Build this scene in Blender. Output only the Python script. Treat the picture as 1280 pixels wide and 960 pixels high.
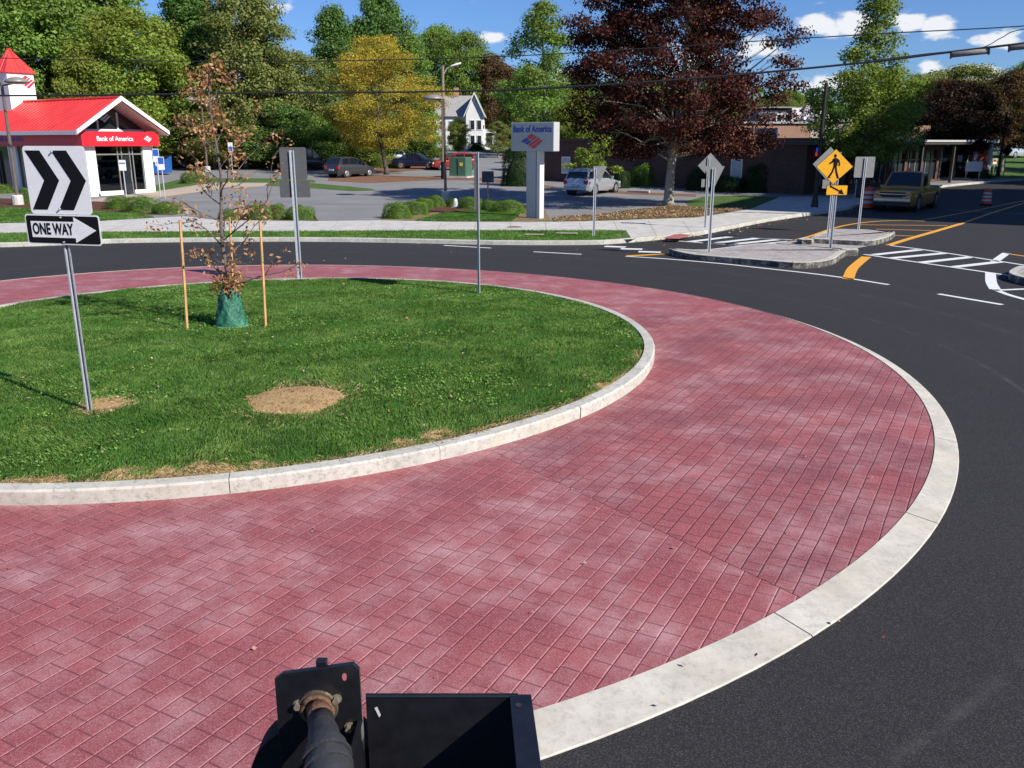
import bpy, bmesh, math, random
import numpy as np
from mathutils import Vector, Matrix
R = math.radians
sc = bpy.context.scene
for o in list(bpy.data.objects): bpy.data.objects.remove(o)
C = sc.collection
# ------------------------------------------------------------------ camera
F = 1072.0; H = 3.2; P = math.atan((480-178)/F)
cd = bpy.data.cameras.new('camera'); cam = bpy.data.objects.new('camera', cd); C.objects.link(cam)
cam.location = (0, 0, H); cam.rotation_euler = (math.pi/2-P, 0, 0)
cd.sensor_width = 36; cd.lens = F/1280*36; cd.clip_end = 5000; cd.clip_start = 0.05
sc.camera = cam
# ------------------------------------------------------------------ sun + sky
SUN = Vector((0.80, -0.60, 0)).normalized(); EL = R(36)
SD = Vector((SUN.x*math.cos(EL), SUN.y*math.cos(EL), math.sin(EL)))
sl = bpy.data.lights.new('sun', 'SUN'); sl.energy = 5.0; sl.angle = R(0.53); sl.color = (1, .955, .88)
so = bpy.data.objects.new('sun', sl); C.objects.link(so); so.rotation_euler = SD.to_track_quat('Z', 'Y').to_euler()
w = bpy.data.worlds.new('World'); sc.world = w; w.use_nodes = True
nt = w.node_tree; N = nt.nodes; Lk = nt.links; N.clear()
def wn(t, **k):
    n = N.new(t)
    for a, b in k.items(): setattr(n, a, b)
    return n
def wmath(op, a, b=None, c=None, clamp=False):
    n = wn('ShaderNodeMath', operation=op, use_clamp=clamp)
    for i, v in enumerate((a, b, c)):
        if v is None: continue
        if isinstance(v, (int, float)): n.inputs[i].default_value = v
        else: Lk.new(v, n.inputs[i])
    return n.outputs[0]
sky = wn('ShaderNodeTexSky', sky_type='NISHITA', sun_disc=False, sun_elevation=EL, sun_rotation=math.atan2(SUN.x, SUN.y))
sky.air_density = 1.0; sky.dust_density = 0.25; sky.ozone_density = 2.2; sky.altitude = 50
tc = wn('ShaderNodeTexCoord'); sep = wn('ShaderNodeSeparateXYZ'); Lk.new(tc.outputs['Generated'], sep.inputs[0])
X, Y_, Z_ = sep.outputs
yy = wmath('MAXIMUM', Y_, 0.05)
az = wmath('DIVIDE', X, yy); el = wmath('DIVIDE', Z_, yy)
# cumulus banks: (azimuth tan, elevation tan, half width, half height, weight)
CL = [(.335,.120,.034,.016,1), (.372,.124,.040,.018,1), (.43,.125,.03,.017,1), (.462,.120,.032,.017,1), (.531,.108,.034,.013,.9), (.59,.11,.04,.015,.9), (.506,.072,.045,.013,1), (.457,.080,.02,.014,.8),
      (-.022,.110,.022,.008,1), (.35,.060,.06,.018,.7), (.056,.066,.05,.020,.7), (.20,.085,.05,.022,.75), (.27,.095,.04,.018,.7), (.13,.10,.03,.014,.5), (-.27,.137,.04,.010,.5),
      (-.9,.16,.2,.04,.8), (1.0,.18,.2,.05,.8), (.70,.07,.1,.02,.8), (.085,.115,.012,.006,.4)]
mp = wn('ShaderNodeMapping'); mp.inputs['Scale'].default_value = (1, 1, 2.2); Lk.new(tc.outputs['Generated'], mp.inputs[0])
nz = wn('ShaderNodeTexNoise'); nz.inputs['Scale'].default_value = 34; nz.inputs['Detail'].default_value = 9; nz.inputs['Roughness'].default_value = .58
Lk.new(mp.outputs[0], nz.inputs['Vector'])
tot = None
for (a, e, wa, he, wt) in CL:
    dx = wmath('DIVIDE', wmath('SUBTRACT', az, a), wa); dy = wmath('DIVIDE', wmath('SUBTRACT', el, e), he)
    d2 = wmath('ADD', wmath('MULTIPLY', dx, dx), wmath('MULTIPLY', dy, dy))
    g = wmath('MULTIPLY', wmath('SUBTRACT', 1.15, wmath('SQRT', d2), clamp=True), wt)
    tot = g if tot is None else wmath('MAXIMUM', tot, g)
val = wmath('ADD', wmath('MULTIPLY', tot, 1.15), wmath('MULTIPLY', wmath('SUBTRACT', nz.outputs[0], .5), 2.4))
cm = wn('ShaderNodeMapRange', interpolation_type='SMOOTHSTEP'); cm.inputs['From Min'].default_value = .30; cm.inputs['From Max'].default_value = .85
Lk.new(val, cm.inputs[0])
fwd = wmath('GREATER_THAN', Y_, 0.05)
cmask = wmath('MULTIPLY', cm.outputs[0], fwd)
mix = wn('ShaderNodeMix', data_type='RGBA'); Lk.new(cmask, mix.inputs['Factor'])
tint = wn('ShaderNodeMix', data_type='RGBA', blend_type='MULTIPLY'); tint.inputs['Factor'].default_value = 1; tint.inputs['B'].default_value = (.64, .93, 1.50, 1)
Lk.new(sky.outputs[0], tint.inputs['A'])
Lk.new(tint.outputs['Result'], mix.inputs['A']); mix.inputs['B'].default_value = (10.5, 10.8, 11.4, 1)
bg = wn('ShaderNodeBackground'); bg.inputs['Strength'].default_value = 0.062; Lk.new(mix.outputs['Result'], bg.inputs[0])
ow = wn('ShaderNodeOutputWorld'); Lk.new(bg.outputs[0], ow.inputs[0])
sc.view_settings.view_transform = 'Standard'; sc.view_settings.look = 'None'; sc.view_settings.exposure = 0.42; sc.view_settings.gamma = 1; sc.view_settings.use_curve_mapping = False
sc.render.engine = 'CYCLES'
try:
    sc.cycles.max_bounces = 6; sc.cycles.transparent_max_bounces = 8; sc.cycles.caustics_reflective = False; sc.cycles.caustics_refractive = False
except Exception: pass

# ------------------------------------------------------------------ placing helpers: photo point -> point of the terrain
def ray(px, py):
    a = (px-640)/F; b = (480-py)/F
    return Vector((a, math.cos(P)+b*math.sin(P), -math.sin(P)+b*math.cos(P)))
def G(px, py, z=0.0):
    v = ray(px, py); t = (z-H)/v.z
    return Vector((v.x*t, v.y*t, z))
def terr(y):
    y = float(y)
    return .020*min(max(y-50, 0), 35) + .025*min(max(y-85, 0), 55)
def T(px, py, off=.12):
    z = off
    for _ in range(60):
        g = G(px, py, min(z, 3.15)); z2 = off+terr(min(g.y, 400)); z = z*.5+z2*.5
    return Vector((g.x, g.y, off+terr(g.y)))
def A(px, py, y):                       # point on the sight line at world distance y
    v = ray(px, py); t = y/v.y
    return Vector((v.x*t, y, H+v.z*t))
# ------------------------------------------------------------------ materials
def new_mat(name):
    m = bpy.data.materials.new(name); m.use_nodes = True
    return m, m.node_tree, m.node_tree.nodes['Principled BSDF']
def n_(t, typ, **k):
    n = t.nodes.new(typ)
    for a, b in k.items(): setattr(n, a, b)
    return n
def mth(t, op, a, b=None, c=None, clamp=False):
    n = t.nodes.new('ShaderNodeMath'); n.operation = op; n.use_clamp = clamp
    for i, v in enumerate((a, b, c)):
        if v is None: continue
        if isinstance(v, (int, float)): n.inputs[i].default_value = v
        else: t.links.new(v, n.inputs[i])
    return n.outputs[0]
def noise(t, scale, detail=4, rough=.55, vec=None, out='Fac'):
    n = t.nodes.new('ShaderNodeTexNoise'); n.inputs['Scale'].default_value = scale; n.inputs['Detail'].default_value = detail; n.inputs['Roughness'].default_value = rough
    if vec is None:
        g = t.nodes.new('ShaderNodeTexCoord'); vec = g.outputs['Object']
    t.links.new(vec, n.inputs['Vector'])
    return n.outputs[out]
def mixc(t, fac, a, b, blend='MIX'):
    n = t.nodes.new('ShaderNodeMix'); n.data_type = 'RGBA'; n.blend_type = blend
    for s, v in (('Factor', fac), ('A', a), ('B', b)):
        if isinstance(v, (int, float)): n.inputs[s].default_value = v
        elif isinstance(v, tuple): n.inputs[s].default_value = (*v[:3], 1)
        else: t.links.new(v, n.inputs[s])
    return n.outputs['Result']
def ramp(t, fac, stops):
    n = t.nodes.new('ShaderNodeValToRGB'); cr = n.color_ramp
    while len(cr.elements) < len(stops): cr.elements.new(.5)
    for e, (p, c) in zip(cr.elements, stops): e.position = p; e.color = (*c, 1)
    t.links.new(fac, n.inputs[0]); return n.outputs[0]
def rng(t, v, a, b, c=0., d=1., smooth=False):
    n = t.nodes.new('ShaderNodeMapRange'); n.inputs[1].default_value = a; n.inputs[2].default_value = b; n.inputs[3].default_value = c; n.inputs[4].default_value = d
    if smooth: n.interpolation_type = 'SMOOTHSTEP'
    t.links.new(v, n.inputs[0]); return n.outputs[0]
def bump(t, p, h, strength=.3, dist=.01):
    n = t.nodes.new('ShaderNodeBump'); n.inputs['Strength'].default_value = strength; n.inputs['Distance'].default_value = dist
    t.links.new(h, n.inputs['Height']); t.links.new(n.outputs[0], p.inputs['Normal'])
_M = {}
def M(name, col=(.5, .5, .5), rough=.6, metal=0., var=.12, sc_=6., bmp=0., bsc=60., coat=0., spec=.5):
    if name in _M: return _M[name]
    m, t, p = new_mat(name)
    f = noise(t, sc_, 5)
    lo = tuple(c*(1-var) for c in col); hi = tuple(min(1, c*(1+var)) for c in col)
    t.links.new(ramp(t, f, [(.3, lo), (.7, hi)]), p.inputs['Base Color'])
    p.inputs['Roughness'].default_value = rough; p.inputs['Metallic'].default_value = metal
    p.inputs['Coat Weight'].default_value = coat; p.inputs['Specular IOR Level'].default_value = spec
    if bmp: bump(t, p, noise(t, bsc, 4), bmp, .01)
    _M[name] = m; return m
def emis(name, col, s):
    if name in _M: return _M[name]
    m, t, p = new_mat(name); p.inputs['Base Color'].default_value = (*col, 1); p.inputs['Emission Color'].default_value = (*col, 1); p.inputs['Emission Strength'].default_value = s
    _M[name] = m; return m
def glass(name='window_glass', col=(.02, .025, .03)):
    if name in _M: return _M[name]
    m, t, p = new_mat(name); p.inputs['Base Color'].default_value = (*col, 1); p.inputs['Roughness'].default_value = .05; p.inputs['Specular IOR Level'].default_value = .9
    bump(t, p, noise(t, 3, 2), .03, .02)
    _M[name] = m; return m
# ------------------------------------------------------------------ mesh helpers
class MB:
    def __init__(s): s.v = []; s.f = []
    def add(s, vs, fs):
        b = len(s.v); s.v += [tuple(v) for v in vs]; s.f += [tuple(i+b for i in f) for f in fs]; return s
    def box(s, x0, x1, y0, y1, z0, z1, m=None):
        vs = [Vector(c) for c in ((x0,y0,z0),(x1,y0,z0),(x1,y1,z0),(x0,y1,z0),(x0,y0,z1),(x1,y0,z1),(x1,y1,z1),(x0,y1,z1))]
        if m: vs = [m@v for v in vs]
        return s.add(vs, [(0,3,2,1),(4,5,6,7),(0,1,5,4),(1,2,6,5),(2,3,7,6),(3,0,4,7)])
    def tube(s, pts, rad, n=8, cap=True):
        pts = [Vector(p) for p in pts]
        if isinstance(rad, (int, float)): rad = [rad]*len(pts)
        rings = []; b = len(s.v)
        for i, p in enumerate(pts):
            d = (pts[min(i+1, len(pts)-1)]-pts[max(i-1, 0)])
            d = d.normalized() if d.length > 1e-9 else Vector((0, 0, 1))
            a = Vector((0, 0, 1)) if abs(d.z) < .9 else Vector((1, 0, 0))
            u = d.cross(a).normalized(); v = d.cross(u)
            for k in range(n):
                t = 2*math.pi*k/n; s.v.append(tuple(p+(u*math.cos(t)+v*math.sin(t))*rad[i]))
        for i in range(len(pts)-1):
            for k in range(n):
                s.f.append((b+i*n+k, b+i*n+(k+1) % n, b+(i+1)*n+(k+1) % n, b+(i+1)*n+k))
        if cap:
            s.f.append(tuple(b+k for k in range(n))[::-1]); s.f.append(tuple(b+(len(pts)-1)*n+k for k in range(n)))
        return s
    def prism(s, poly, z0, z1, m=None):           # poly in xy, extruded in z
        n = len(poly); vs = [Vector((x, y, z0)) for x, y in poly]+[Vector((x, y, z1)) for x, y in poly]
        if m: vs = [m@v for v in vs]
        fs = [tuple(range(n))[::-1], tuple(range(n, 2*n))]+[(i, (i+1) % n, (i+1) % n+n, i+n) for i in range(n)]
        return s.add(vs, fs)
    def plate(s, poly, y0, y1):                    # poly in xz, thickness along y
        n = len(poly); vs = [(x, y0, z) for x, z in poly]+[(x, y1, z) for x, z in poly]
        fs = [tuple(range(n)), tuple(range(n, 2*n))[::-1]]+[(i, i+n, (i+1) % n+n, (i+1) % n) for i in range(n)]
        return s.add(vs, fs)
    def lathe(s, prof, n=16, c=(0, 0)):
        b = len(s.v)
        for r, z in prof:
            for k in range(n):
                t = 2*math.pi*k/n; s.v.append((c[0]+r*math.cos(t), c[1]+r*math.sin(t), z))
        for i in range(len(prof)-1):
            for k in range(n): s.f.append((b+i*n+k, b+i*n+(k+1) % n, b+(i+1)*n+(k+1) % n, b+(i+1)*n+k))
        s.f.append(tuple(b+k for k in range(n))[::-1]); s.f.append(tuple(b+(len(prof)-1)*n+k for k in range(n)))
        return s
    def build(s, name, mat, parent=None, bevel=0, smooth=False, fix=True):
        me = bpy.data.meshes.new(name); me.from_pydata(s.v, [], s.f); me.update()
        if fix or bevel:
            bm = bmesh.new(); bm.from_mesh(me)
            bmesh.ops.recalc_face_normals(bm, faces=bm.faces)
            if bevel: bmesh.ops.bevel(bm, geom=list(bm.edges), offset=bevel, segments=2, affect='EDGES', profile=.5)
            bm.to_mesh(me); bm.free()
        return link(name, me, mat, parent, smooth)
def link(name, me, mat, parent=None, smooth=False):
    o = bpy.data.objects.new(name, me); C.objects.link(o)
    if mat is not None and not len(me.materials):
        for x in (mat if isinstance(mat, (list, tuple)) else [mat]): me.materials.append(x)
    if smooth: me.shade_smooth()
    if parent is not None: o.parent = parent
    return o
def thing(name, label, cat, loc=(0, 0, 0), rz=0., group=None):
    o = bpy.data.objects.new(name, None); C.objects.link(o); o.location = loc; o.rotation_euler = (0, 0, rz); o.empty_display_size = .2
    return tag(o, label, cat, group)
def tag(o, label=None, cat=None, group=None, kind=None):
    if label: o['label'] = label
    if cat: o['category'] = cat
    if group: o['group'] = group
    if kind: o['kind'] = kind
    return o
def kids(o): return [c for c in C.objects if c.parent == o]
def copy_tree(o, label=None, loc=None, rz=None, scale=None):
    def rec(s, par):
        c = s.copy(); C.objects.link(c)
        if par is not None: c.parent = par
        for ch in kids(s): rec(ch, c)
        return c
    r = rec(o, None)
    if label: r['label'] = label
    if loc is not None: r.location = loc
    if rz is not None: r.rotation_euler = (0, 0, rz)
    if scale is not None: r.scale = scale if hasattr(scale, '__len__') else (scale,)*3
    return r
def fast_mesh(name, verts, nper):                 # disjoint polygons of nper corners
    verts = np.asarray(verts, dtype=np.float32).reshape(-1, 3); nv = len(verts); nf = nv//nper
    me = bpy.data.meshes.new(name); me.vertices.add(nv); me.vertices.foreach_set('co', verts.ravel())
    me.loops.add(nv); me.loops.foreach_set('vertex_index', np.arange(nv, dtype=np.int32))
    me.polygons.add(nf); me.polygons.foreach_set('loop_start', np.arange(0, nv, nper, dtype=np.int32))
    try: me.polygons.foreach_set('loop_total', np.full(nf, nper, dtype=np.int32))
    except Exception: pass
    me.update(calc_edges=True); me.validate(); return me
def text(s, name, mat, parent, size, loc, rot=(math.pi/2, 0, 0), sx=1., bold=0., ext=.002, align='CENTER'):
    cu = bpy.data.curves.new(name, 'FONT'); cu.body = s; cu.size = size; cu.extrude = ext; cu.align_x = align; cu.align_y = 'CENTER'; cu.offset = bold; cu.resolution_u = 3
    o = bpy.data.objects.new(name, cu); C.objects.link(o); bpy.context.view_layer.update()
    me = bpy.data.meshes.new_from_object(o.evaluated_get(bpy.context.evaluated_depsgraph_get())); bpy.data.objects.remove(o)
    me.name = name; me.materials.clear(); me.materials.append(mat)
    n = bpy.data.objects.new(name, me); C.objects.link(n); n.parent = parent; n.location = loc; n.rotation_euler = rot; n.scale = (sx, 1, 1)
    return n
# sheets that follow the terrain
def sheet(name, pts, off, mat, kind='structure', skirt=.0, label=None, cat=None):
    bm = bmesh.new(); vs = [bm.verts.new((p[0], p[1], 0)) for p in pts]
    f = bm.faces.new(vs)
    if f.normal.z < 0: f.normal_flip()
    for yb in (50, 85, 140):
        bmesh.ops.bisect_plane(bm, geom=list(bm.verts)+list(bm.edges)+list(bm.faces), plane_co=(0, yb, 0), plane_no=(0, 1, 0))
    if skirt:
        be = [e for e in bm.edges if e.is_boundary]
        r = bmesh.ops.extrude_edge_only(bm, edges=be)
        dn = {v for v in r['geom'] if isinstance(v, bmesh.types.BMVert)}
    else: dn = set()
    for v in bm.verts: v.co.z = terr(v.co.y)+off-(skirt if v in dn else 0)
    bmesh.ops.triangulate(bm, faces=[f for f in bm.faces if len(f.verts) > 4])
    bmesh.ops.recalc_face_normals(bm, faces=bm.faces)
    me = bpy.data.meshes.new(name); bm.to_mesh(me); bm.free()
    if sum(p.normal.z*p.area for p in me.polygons) < 0: me.flip_normals()
    o = link(name, me, mat)
    return tag(o, label, cat, kind=kind)
def ribbon(name, pts, width, off, mat, **k):
    pts = [Vector((p[0], p[1])) for p in pts]; l = []; r = []
    for i, p in enumerate(pts):
        d = (pts[min(i+1, len(pts)-1)]-pts[max(i-1, 0)]).normalized(); n = Vector((-d.y, d.x))*width/2
        l.append(p+n); r.append(p-n)
    return sheet(name, l+r[::-1], off, mat, **k)
def smooth_line(pts, n=6, closed=False):
    P_ = [Vector((p[0], p[1])) for p in pts]; out = []; m = len(P_)
    rngi = range(m if closed else m-1)
    for i in rngi:
        p0 = P_[(i-1) % m] if closed or i > 0 else P_[0]*2-P_[1]; p1 = P_[i]; p2 = P_[(i+1) % m]; p3 = P_[(i+2) % m] if closed or i+2 < m else P_[-1]*2-P_[-2]
        for k in range(n):
            t = k/n; out.append(.5*((2*p1)+(p2-p0)*t+(2*p0-5*p1+4*p2-p3)*t*t+(3*p1-p0-3*p2+p3)*t**3))
    if not closed: out.append(P_[-1])
    return out
# ------------------------------------------------------------------ setting materials
def mat_asphalt(name, base, spk, streak=0.):
    m, t, p = new_mat(name)
    g = t.nodes.new('ShaderNodeNewGeometry'); v = g.outputs['Position']
    f = noise(t, .35, 5, .6, v); s = noise(t, 75, 4, .85, v); s2 = noise(t, 9, 5, .7, v)
    c = ramp(t, f, [(.3, tuple(b*.86 for b in base)), (.7, tuple(b*1.16 for b in base))])
    c = mixc(t, rng(t, s2, .5, .8, 0, .35), c, tuple(b*1.5 for b in base))
    vo = t.nodes.new('ShaderNodeTexVoronoi'); vo.inputs['Scale'].default_value = 170; t.links.new(v, vo.inputs['Vector']); vs_ = t.nodes.new('ShaderNodeSeparateXYZ'); t.links.new(vo.outputs['Color'], vs_.inputs[0])
    c = mixc(t, rng(t, vs_.outputs[0], .62, 1.0, 0, spk), c, tuple(min(.5, b*6) for b in base)); c = mixc(t, rng(t, s, .46, .60, 0, spk*.35), c, tuple(min(.5, b*3) for b in base))
    if streak:
        sx_ = t.nodes.new('ShaderNodeVectorMath'); sx_.operation = 'DISTANCE'; t.links.new(v, sx_.inputs[0]); sx_.inputs[1].default_value = (-4.1, 13.2, 0); dist = sx_.outputs['Value']
        for r0_, w0_, k0_ in ((11.15, .07, .25), (12.9, .22, .14), (14.4, .25, .10)):
            band = rng(t, mth(t, 'ABSOLUTE', mth(t, 'SUBTRACT', dist, r0_)), 0, w0_, k0_, 0, True); c = mixc(t, mth(t, 'MULTIPLY', band, rng(t, noise(t, 2.2, 5, .7, v), .42, .62)), c, (.13, .125, .12))
        mp_ = t.nodes.new('ShaderNodeMapping'); mp_.inputs['Scale'].default_value = (.12, 1.6, 1); mp_.inputs['Rotation'].default_value = (0, 0, R(8)); t.links.new(v, mp_.inputs[0])
        c = mixc(t, rng(t, noise(t, 1.2, 5, .6, mp_.outputs[0]), .5, .72, 0, streak), c, tuple(b*1.9 for b in base))
    t.links.new(c, p.inputs['Base Color']); p.inputs['Roughness'].default_value = .82; p.inputs['Specular IOR Level'].default_value = .35
    bump(t, p, noise(t, 110, 3, .7, v), .55, .006); return m
road_m = mat_asphalt('fresh_asphalt', (.0160, .0150, .0148), .7, .5)
lot_m = mat_asphalt('worn_asphalt', (.19, .185, .18), .25, .3)
def mat_concrete(name, base, dirt=(.25, .23, .2), amt=.35, warm=(.5, .42, .3)):
    m, t, p = new_mat(name)
    g = t.nodes.new('ShaderNodeNewGeometry'); v = g.outputs['Position']
    f = noise(t, 2.2, 8, .7, v); f2 = noise(t, 18, 8, .8, v); f3 = noise(t, .9, 6, .65, v)
    c = mixc(t, rng(t, f, .35, .75), tuple(b*1.08 for b in base), tuple(b*.66 for b in base))
    c = mixc(t, rng(t, f2, .50, .66, 0, amt), c, dirt)
    c = mixc(t, rng(t, f3, .50, .66, 0, .4), c, warm)
    t.links.new(c, p.inputs['Base Color']); p.inputs['Roughness'].default_value = .85
    bump(t, p, f2, .35, .006); return m
conc_m = mat_concrete('ring_concrete', (.56, .52, .44), amt=.5)
walk_m = mat_concrete('sidewalk_concrete', (.56, .535, .49), amt=.2)
gran_m = mat_concrete('granite', (.53, .51, .445), dirt=(.16, .15, .12), amt=.75)
def mat_paver(name, ang, joint, dark):
    m, t, p = new_mat(name)
    g = t.nodes.new('ShaderNodeNewGeometry'); pos = g.outputs['Position']
    mp_ = t.nodes.new('ShaderNodeMapping'); mp_.inputs['Rotation'].default_value = (0, 0, -ang); t.links.new(pos, mp_.inputs[0])
    wob = noise(t, 1.3, 2, .5, pos, 'Color')
    va = t.nodes.new('ShaderNodeVectorMath'); va.operation = 'MULTIPLY_ADD'; t.links.new(wob, va.inputs[0]); va.inputs[1].default_value = (.02, .02, 0); t.links.new(mp_.outputs[0], va.inputs[2])
    s = t.nodes.new('ShaderNodeSeparateXYZ'); t.links.new(va.outputs[0], s.inputs[0]); u, v = s.outputs[0], s.outputs[1]
    W_ = .142; L_ = .42 if joint[1] > .7 else .40; S_ = .26 if joint[1] > .7 else .27
    row = mth(t, 'FLOOR', mth(t, 'DIVIDE', v, W_)); fv = mth(t, 'MULTIPLY', mth(t, 'FRACT', mth(t, 'DIVIDE', v, W_)), W_)
    sh = mth(t, 'MULTIPLY', mth(t, 'MODULO', mth(t, 'ADD', row, 4000), 3), .163)
    uu = mth(t, 'ADD', u, sh)
    cell = mth(t, 'FLOOR', mth(t, 'DIVIDE', uu, L_)); fu = mth(t, 'MULTIPLY', mth(t, 'FRACT', mth(t, 'DIVIDE', uu, L_)), L_)
    dv = mth(t, 'MINIMUM', fv, mth(t, 'SUBTRACT', W_, fv))
    du = mth(t, 'MINIMUM', mth(t, 'MINIMUM', fu, mth(t, 'SUBTRACT', L_, fu)), mth(t, 'ABSOLUTE', mth(t, 'SUBTRACT', fu, S_)))
    half = mth(t, 'GREATER_THAN', fu, S_)
    cx = t.nodes.new('ShaderNodeCombineXYZ'); t.links.new(row, cx.inputs[0]); t.links.new(cell, cx.inputs[1]); t.links.new(half, cx.inputs[2])
    wnz = t.nodes.new('ShaderNodeTexWhiteNoise'); wnz.noise_dimensions = '3D'; t.links.new(cx.outputs[0], wnz.inputs['Vector'])
    jl = rng(t, dv, .002, .0075, 1, 0, True); jc = rng(t, du, .002, .0065, 1, 0, True)
    d = mth(t, 'MINIMUM', dv, du)
    c = mixc(t, wnz.outputs['Value'], (.265, .054, .056), (.355, .084, .084))
    c = mixc(t, rng(t, noise(t, .9, 5, .6, pos), .40, .64, 0, .8), c, dark)
    fade = noise(t, 1.1, 6, .62, pos); fade2 = noise(t, 3.4, 5, .65, pos)
    c = mixc(t, mth(t, 'MULTIPLY', rng(t, fade, .40, .66, .04, .66 if joint[1] > .72 else .55, True), rng(t, fade2, .34, .62, .15, 1)), c, (.54, .33, .325))
    fn = noise(t, 95, 4, .85, pos); vo = t.nodes.new('ShaderNodeTexVoronoi'); vo.inputs['Scale'].default_value = 210; t.links.new(pos, vo.inputs['Vector']); vq = t.nodes.new('ShaderNodeSeparateXYZ'); t.links.new(vo.outputs['Color'], vq.inputs[0]); vsp = vq.outputs[0]
    c = mixc(t, rng(t, vsp, .60, 1.0, 0, .5), c, (.58, .31, .32)); c = mixc(t, rng(t, fn, .36, .49, .6, 0), c, (.13, .028, .034))
    jf = rng(t, noise(t, 1.7, 3, .6, pos), .35, .6, .45, 1); c = mixc(t, mth(t, 'MULTIPLY', mth(t, 'MULTIPLY', jl, joint[1]), jf), c, joint[0]); c = mixc(t, mth(t, 'MULTIPLY', mth(t, 'MULTIPLY', jc, joint[3]), jf), c, joint[2])
    t.links.new(c, p.inputs['Base Color']); p.inputs['Roughness'].default_value = .68; p.inputs['Specular IOR Level'].default_value = .4
    hgt = mth(t, 'ADD', rng(t, d, 0, .010, 0, 1, True), mth(t, 'MULTIPLY', noise(t, 90, 4, .8, pos), .45))
    bump(t, p, hgt, .8, .007); return m
pav_l = mat_paver('stamped_paver', R(61.5), ((.54, .20, .20), .75, (.17, .04, .05), .8), (.23, .052, .058))  # joint colours carry sunlit long edges and shadowed cross grooves
pav_r = mat_paver('stamped_paver_dark', R(60.5), ((.13, .035, .042), .7, (.12, .03, .04), .9), (.17, .045, .052))
pav_r0 = mat_paver('stamped_paver_far', R(63), ((.50, .20, .22), .4, (.20, .05, .06), .5), (.27, .075, .095))
def mat_ground(name, c1, c2, c3=None, s=3., amt=.5, rough=.95, fine=60):
    m, t, p = new_mat(name); g = t.nodes.new('ShaderNodeNewGeometry'); v = g.outputs['Position']
    c = ramp(t, noise(t, s, 6, .65, v), [(.3, c1), (.7, c2)])
    if c3: c = mixc(t, rng(t, noise(t, s*.4+.13, 5, .6, v), .5, .66, 0, amt), c, c3)
    c = mixc(t, rng(t, noise(t, fine, 3, .7, v), .35, .65, .4, 0), c, tuple(x*.4 for x in c1))
    t.links.new(c, p.inputs['Base Color']); p.inputs['Roughness'].default_value = rough; p.inputs['Specular IOR Level'].default_value = .2
    bump(t, p, noise(t, fine, 4, .7, v), .7, .03); return m
soil_m = mat_ground('turf_soil', (.035, .075, .018), (.06, .12, .025), (.12, .10, .045), 4)
lawn_m = mat_ground('lawn', (.055, .115, .022), (.10, .18, .04), (.20, .18, .07), 2.5, .45, fine=28)
dry_m = mat_ground('dry_lawn', (.17, .13, .06), (.34, .25, .13), (.09, .13, .035), 3, .75, fine=22)
mulch_m = mat_ground('mulch', (.09, .035, .022), (.17, .075, .045), None, 5, fine=40)
litter_m = mat_ground('orange_mulch', (.17, .085, .05), (.30, .16, .10), None, 3, fine=30)
wood_m = mat_ground('woodland_floor', (.05, .05, .02), (.10, .10, .035), (.14, .08, .04), 1, fine=12)
sand_m = mat_ground('dry_straw', (.46, .28, .12), (.64, .43, .22), (.28, .17, .08), 14, .6, fine=60)
paint_w = M('white_paint', (.74, .74, .71), .6, var=.08, sc_=14); paint_y = M('yellow_paint', (.80, .36, .03), .6, var=.1, sc_=14)
# ------------------------------------------------------------------ ground, road, far block
def ground_sheet():
    xs = np.concatenate([np.linspace(-1500, -140, 12), np.linspace(-100, 140, 25), np.linspace(180, 1500, 12)]); ys = [-600, -100, -20, 20, 50, 67, 85, 110, 140, 200, 300, 500, 900, 1600]
    vs = []; fs = []
    for y in ys:
        for x in xs:
            vs.append((x, y, terr(y)-.06))
    nx = len(xs)
    for j in range(len(ys)-1):
        for i in range(nx-1): fs.append((j*nx+i, j*nx+i+1, (j+1)*nx+i+1, (j+1)*nx+i))
    mb = MB(); mb.add(vs, fs); return tag(mb.build('ground', lawn_m), kind='structure')
ground_sheet()
sheet('road', [(-75, -30), (90, -30), (90, 130), (30, 130), (-2, 50), (-75, 45)], 0, road_m)
KP = [(-70, 318), (0, 309), (140, 304), (270, 302.3), (387, 302), (500, 303.5), (619, 306), (737, 306), (783, 303.5), (830, 299), (860, 296), (890, 291), (960, 277), (1010, 269.5), (1024, 268), (1060, 262), (1090, 253), (1130, 244), (1180, 238), (1235, 234), (1278, 232)]
kerb = [G(x, y) for x, y in KP]; kerb = [(k.x, k.y) for k in kerb]
kerb = smooth_line([(-60, 26.6), (-50, 26.7), (-42, 26.8), (-35, 26.9), (-30, 27.0), (-25, 27.15), (-20.8, 27.3)]+kerb[1:], 3)
kx = [tuple(k) for k in kerb]; last = kx[-1]
block = kx+[(last[0]+60, last[1]+22), (last[0]+60, 200), (-140, 200), (-140, 27)]
sheet('parking_lot', block, .12, lot_m, skirt=.2)
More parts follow.
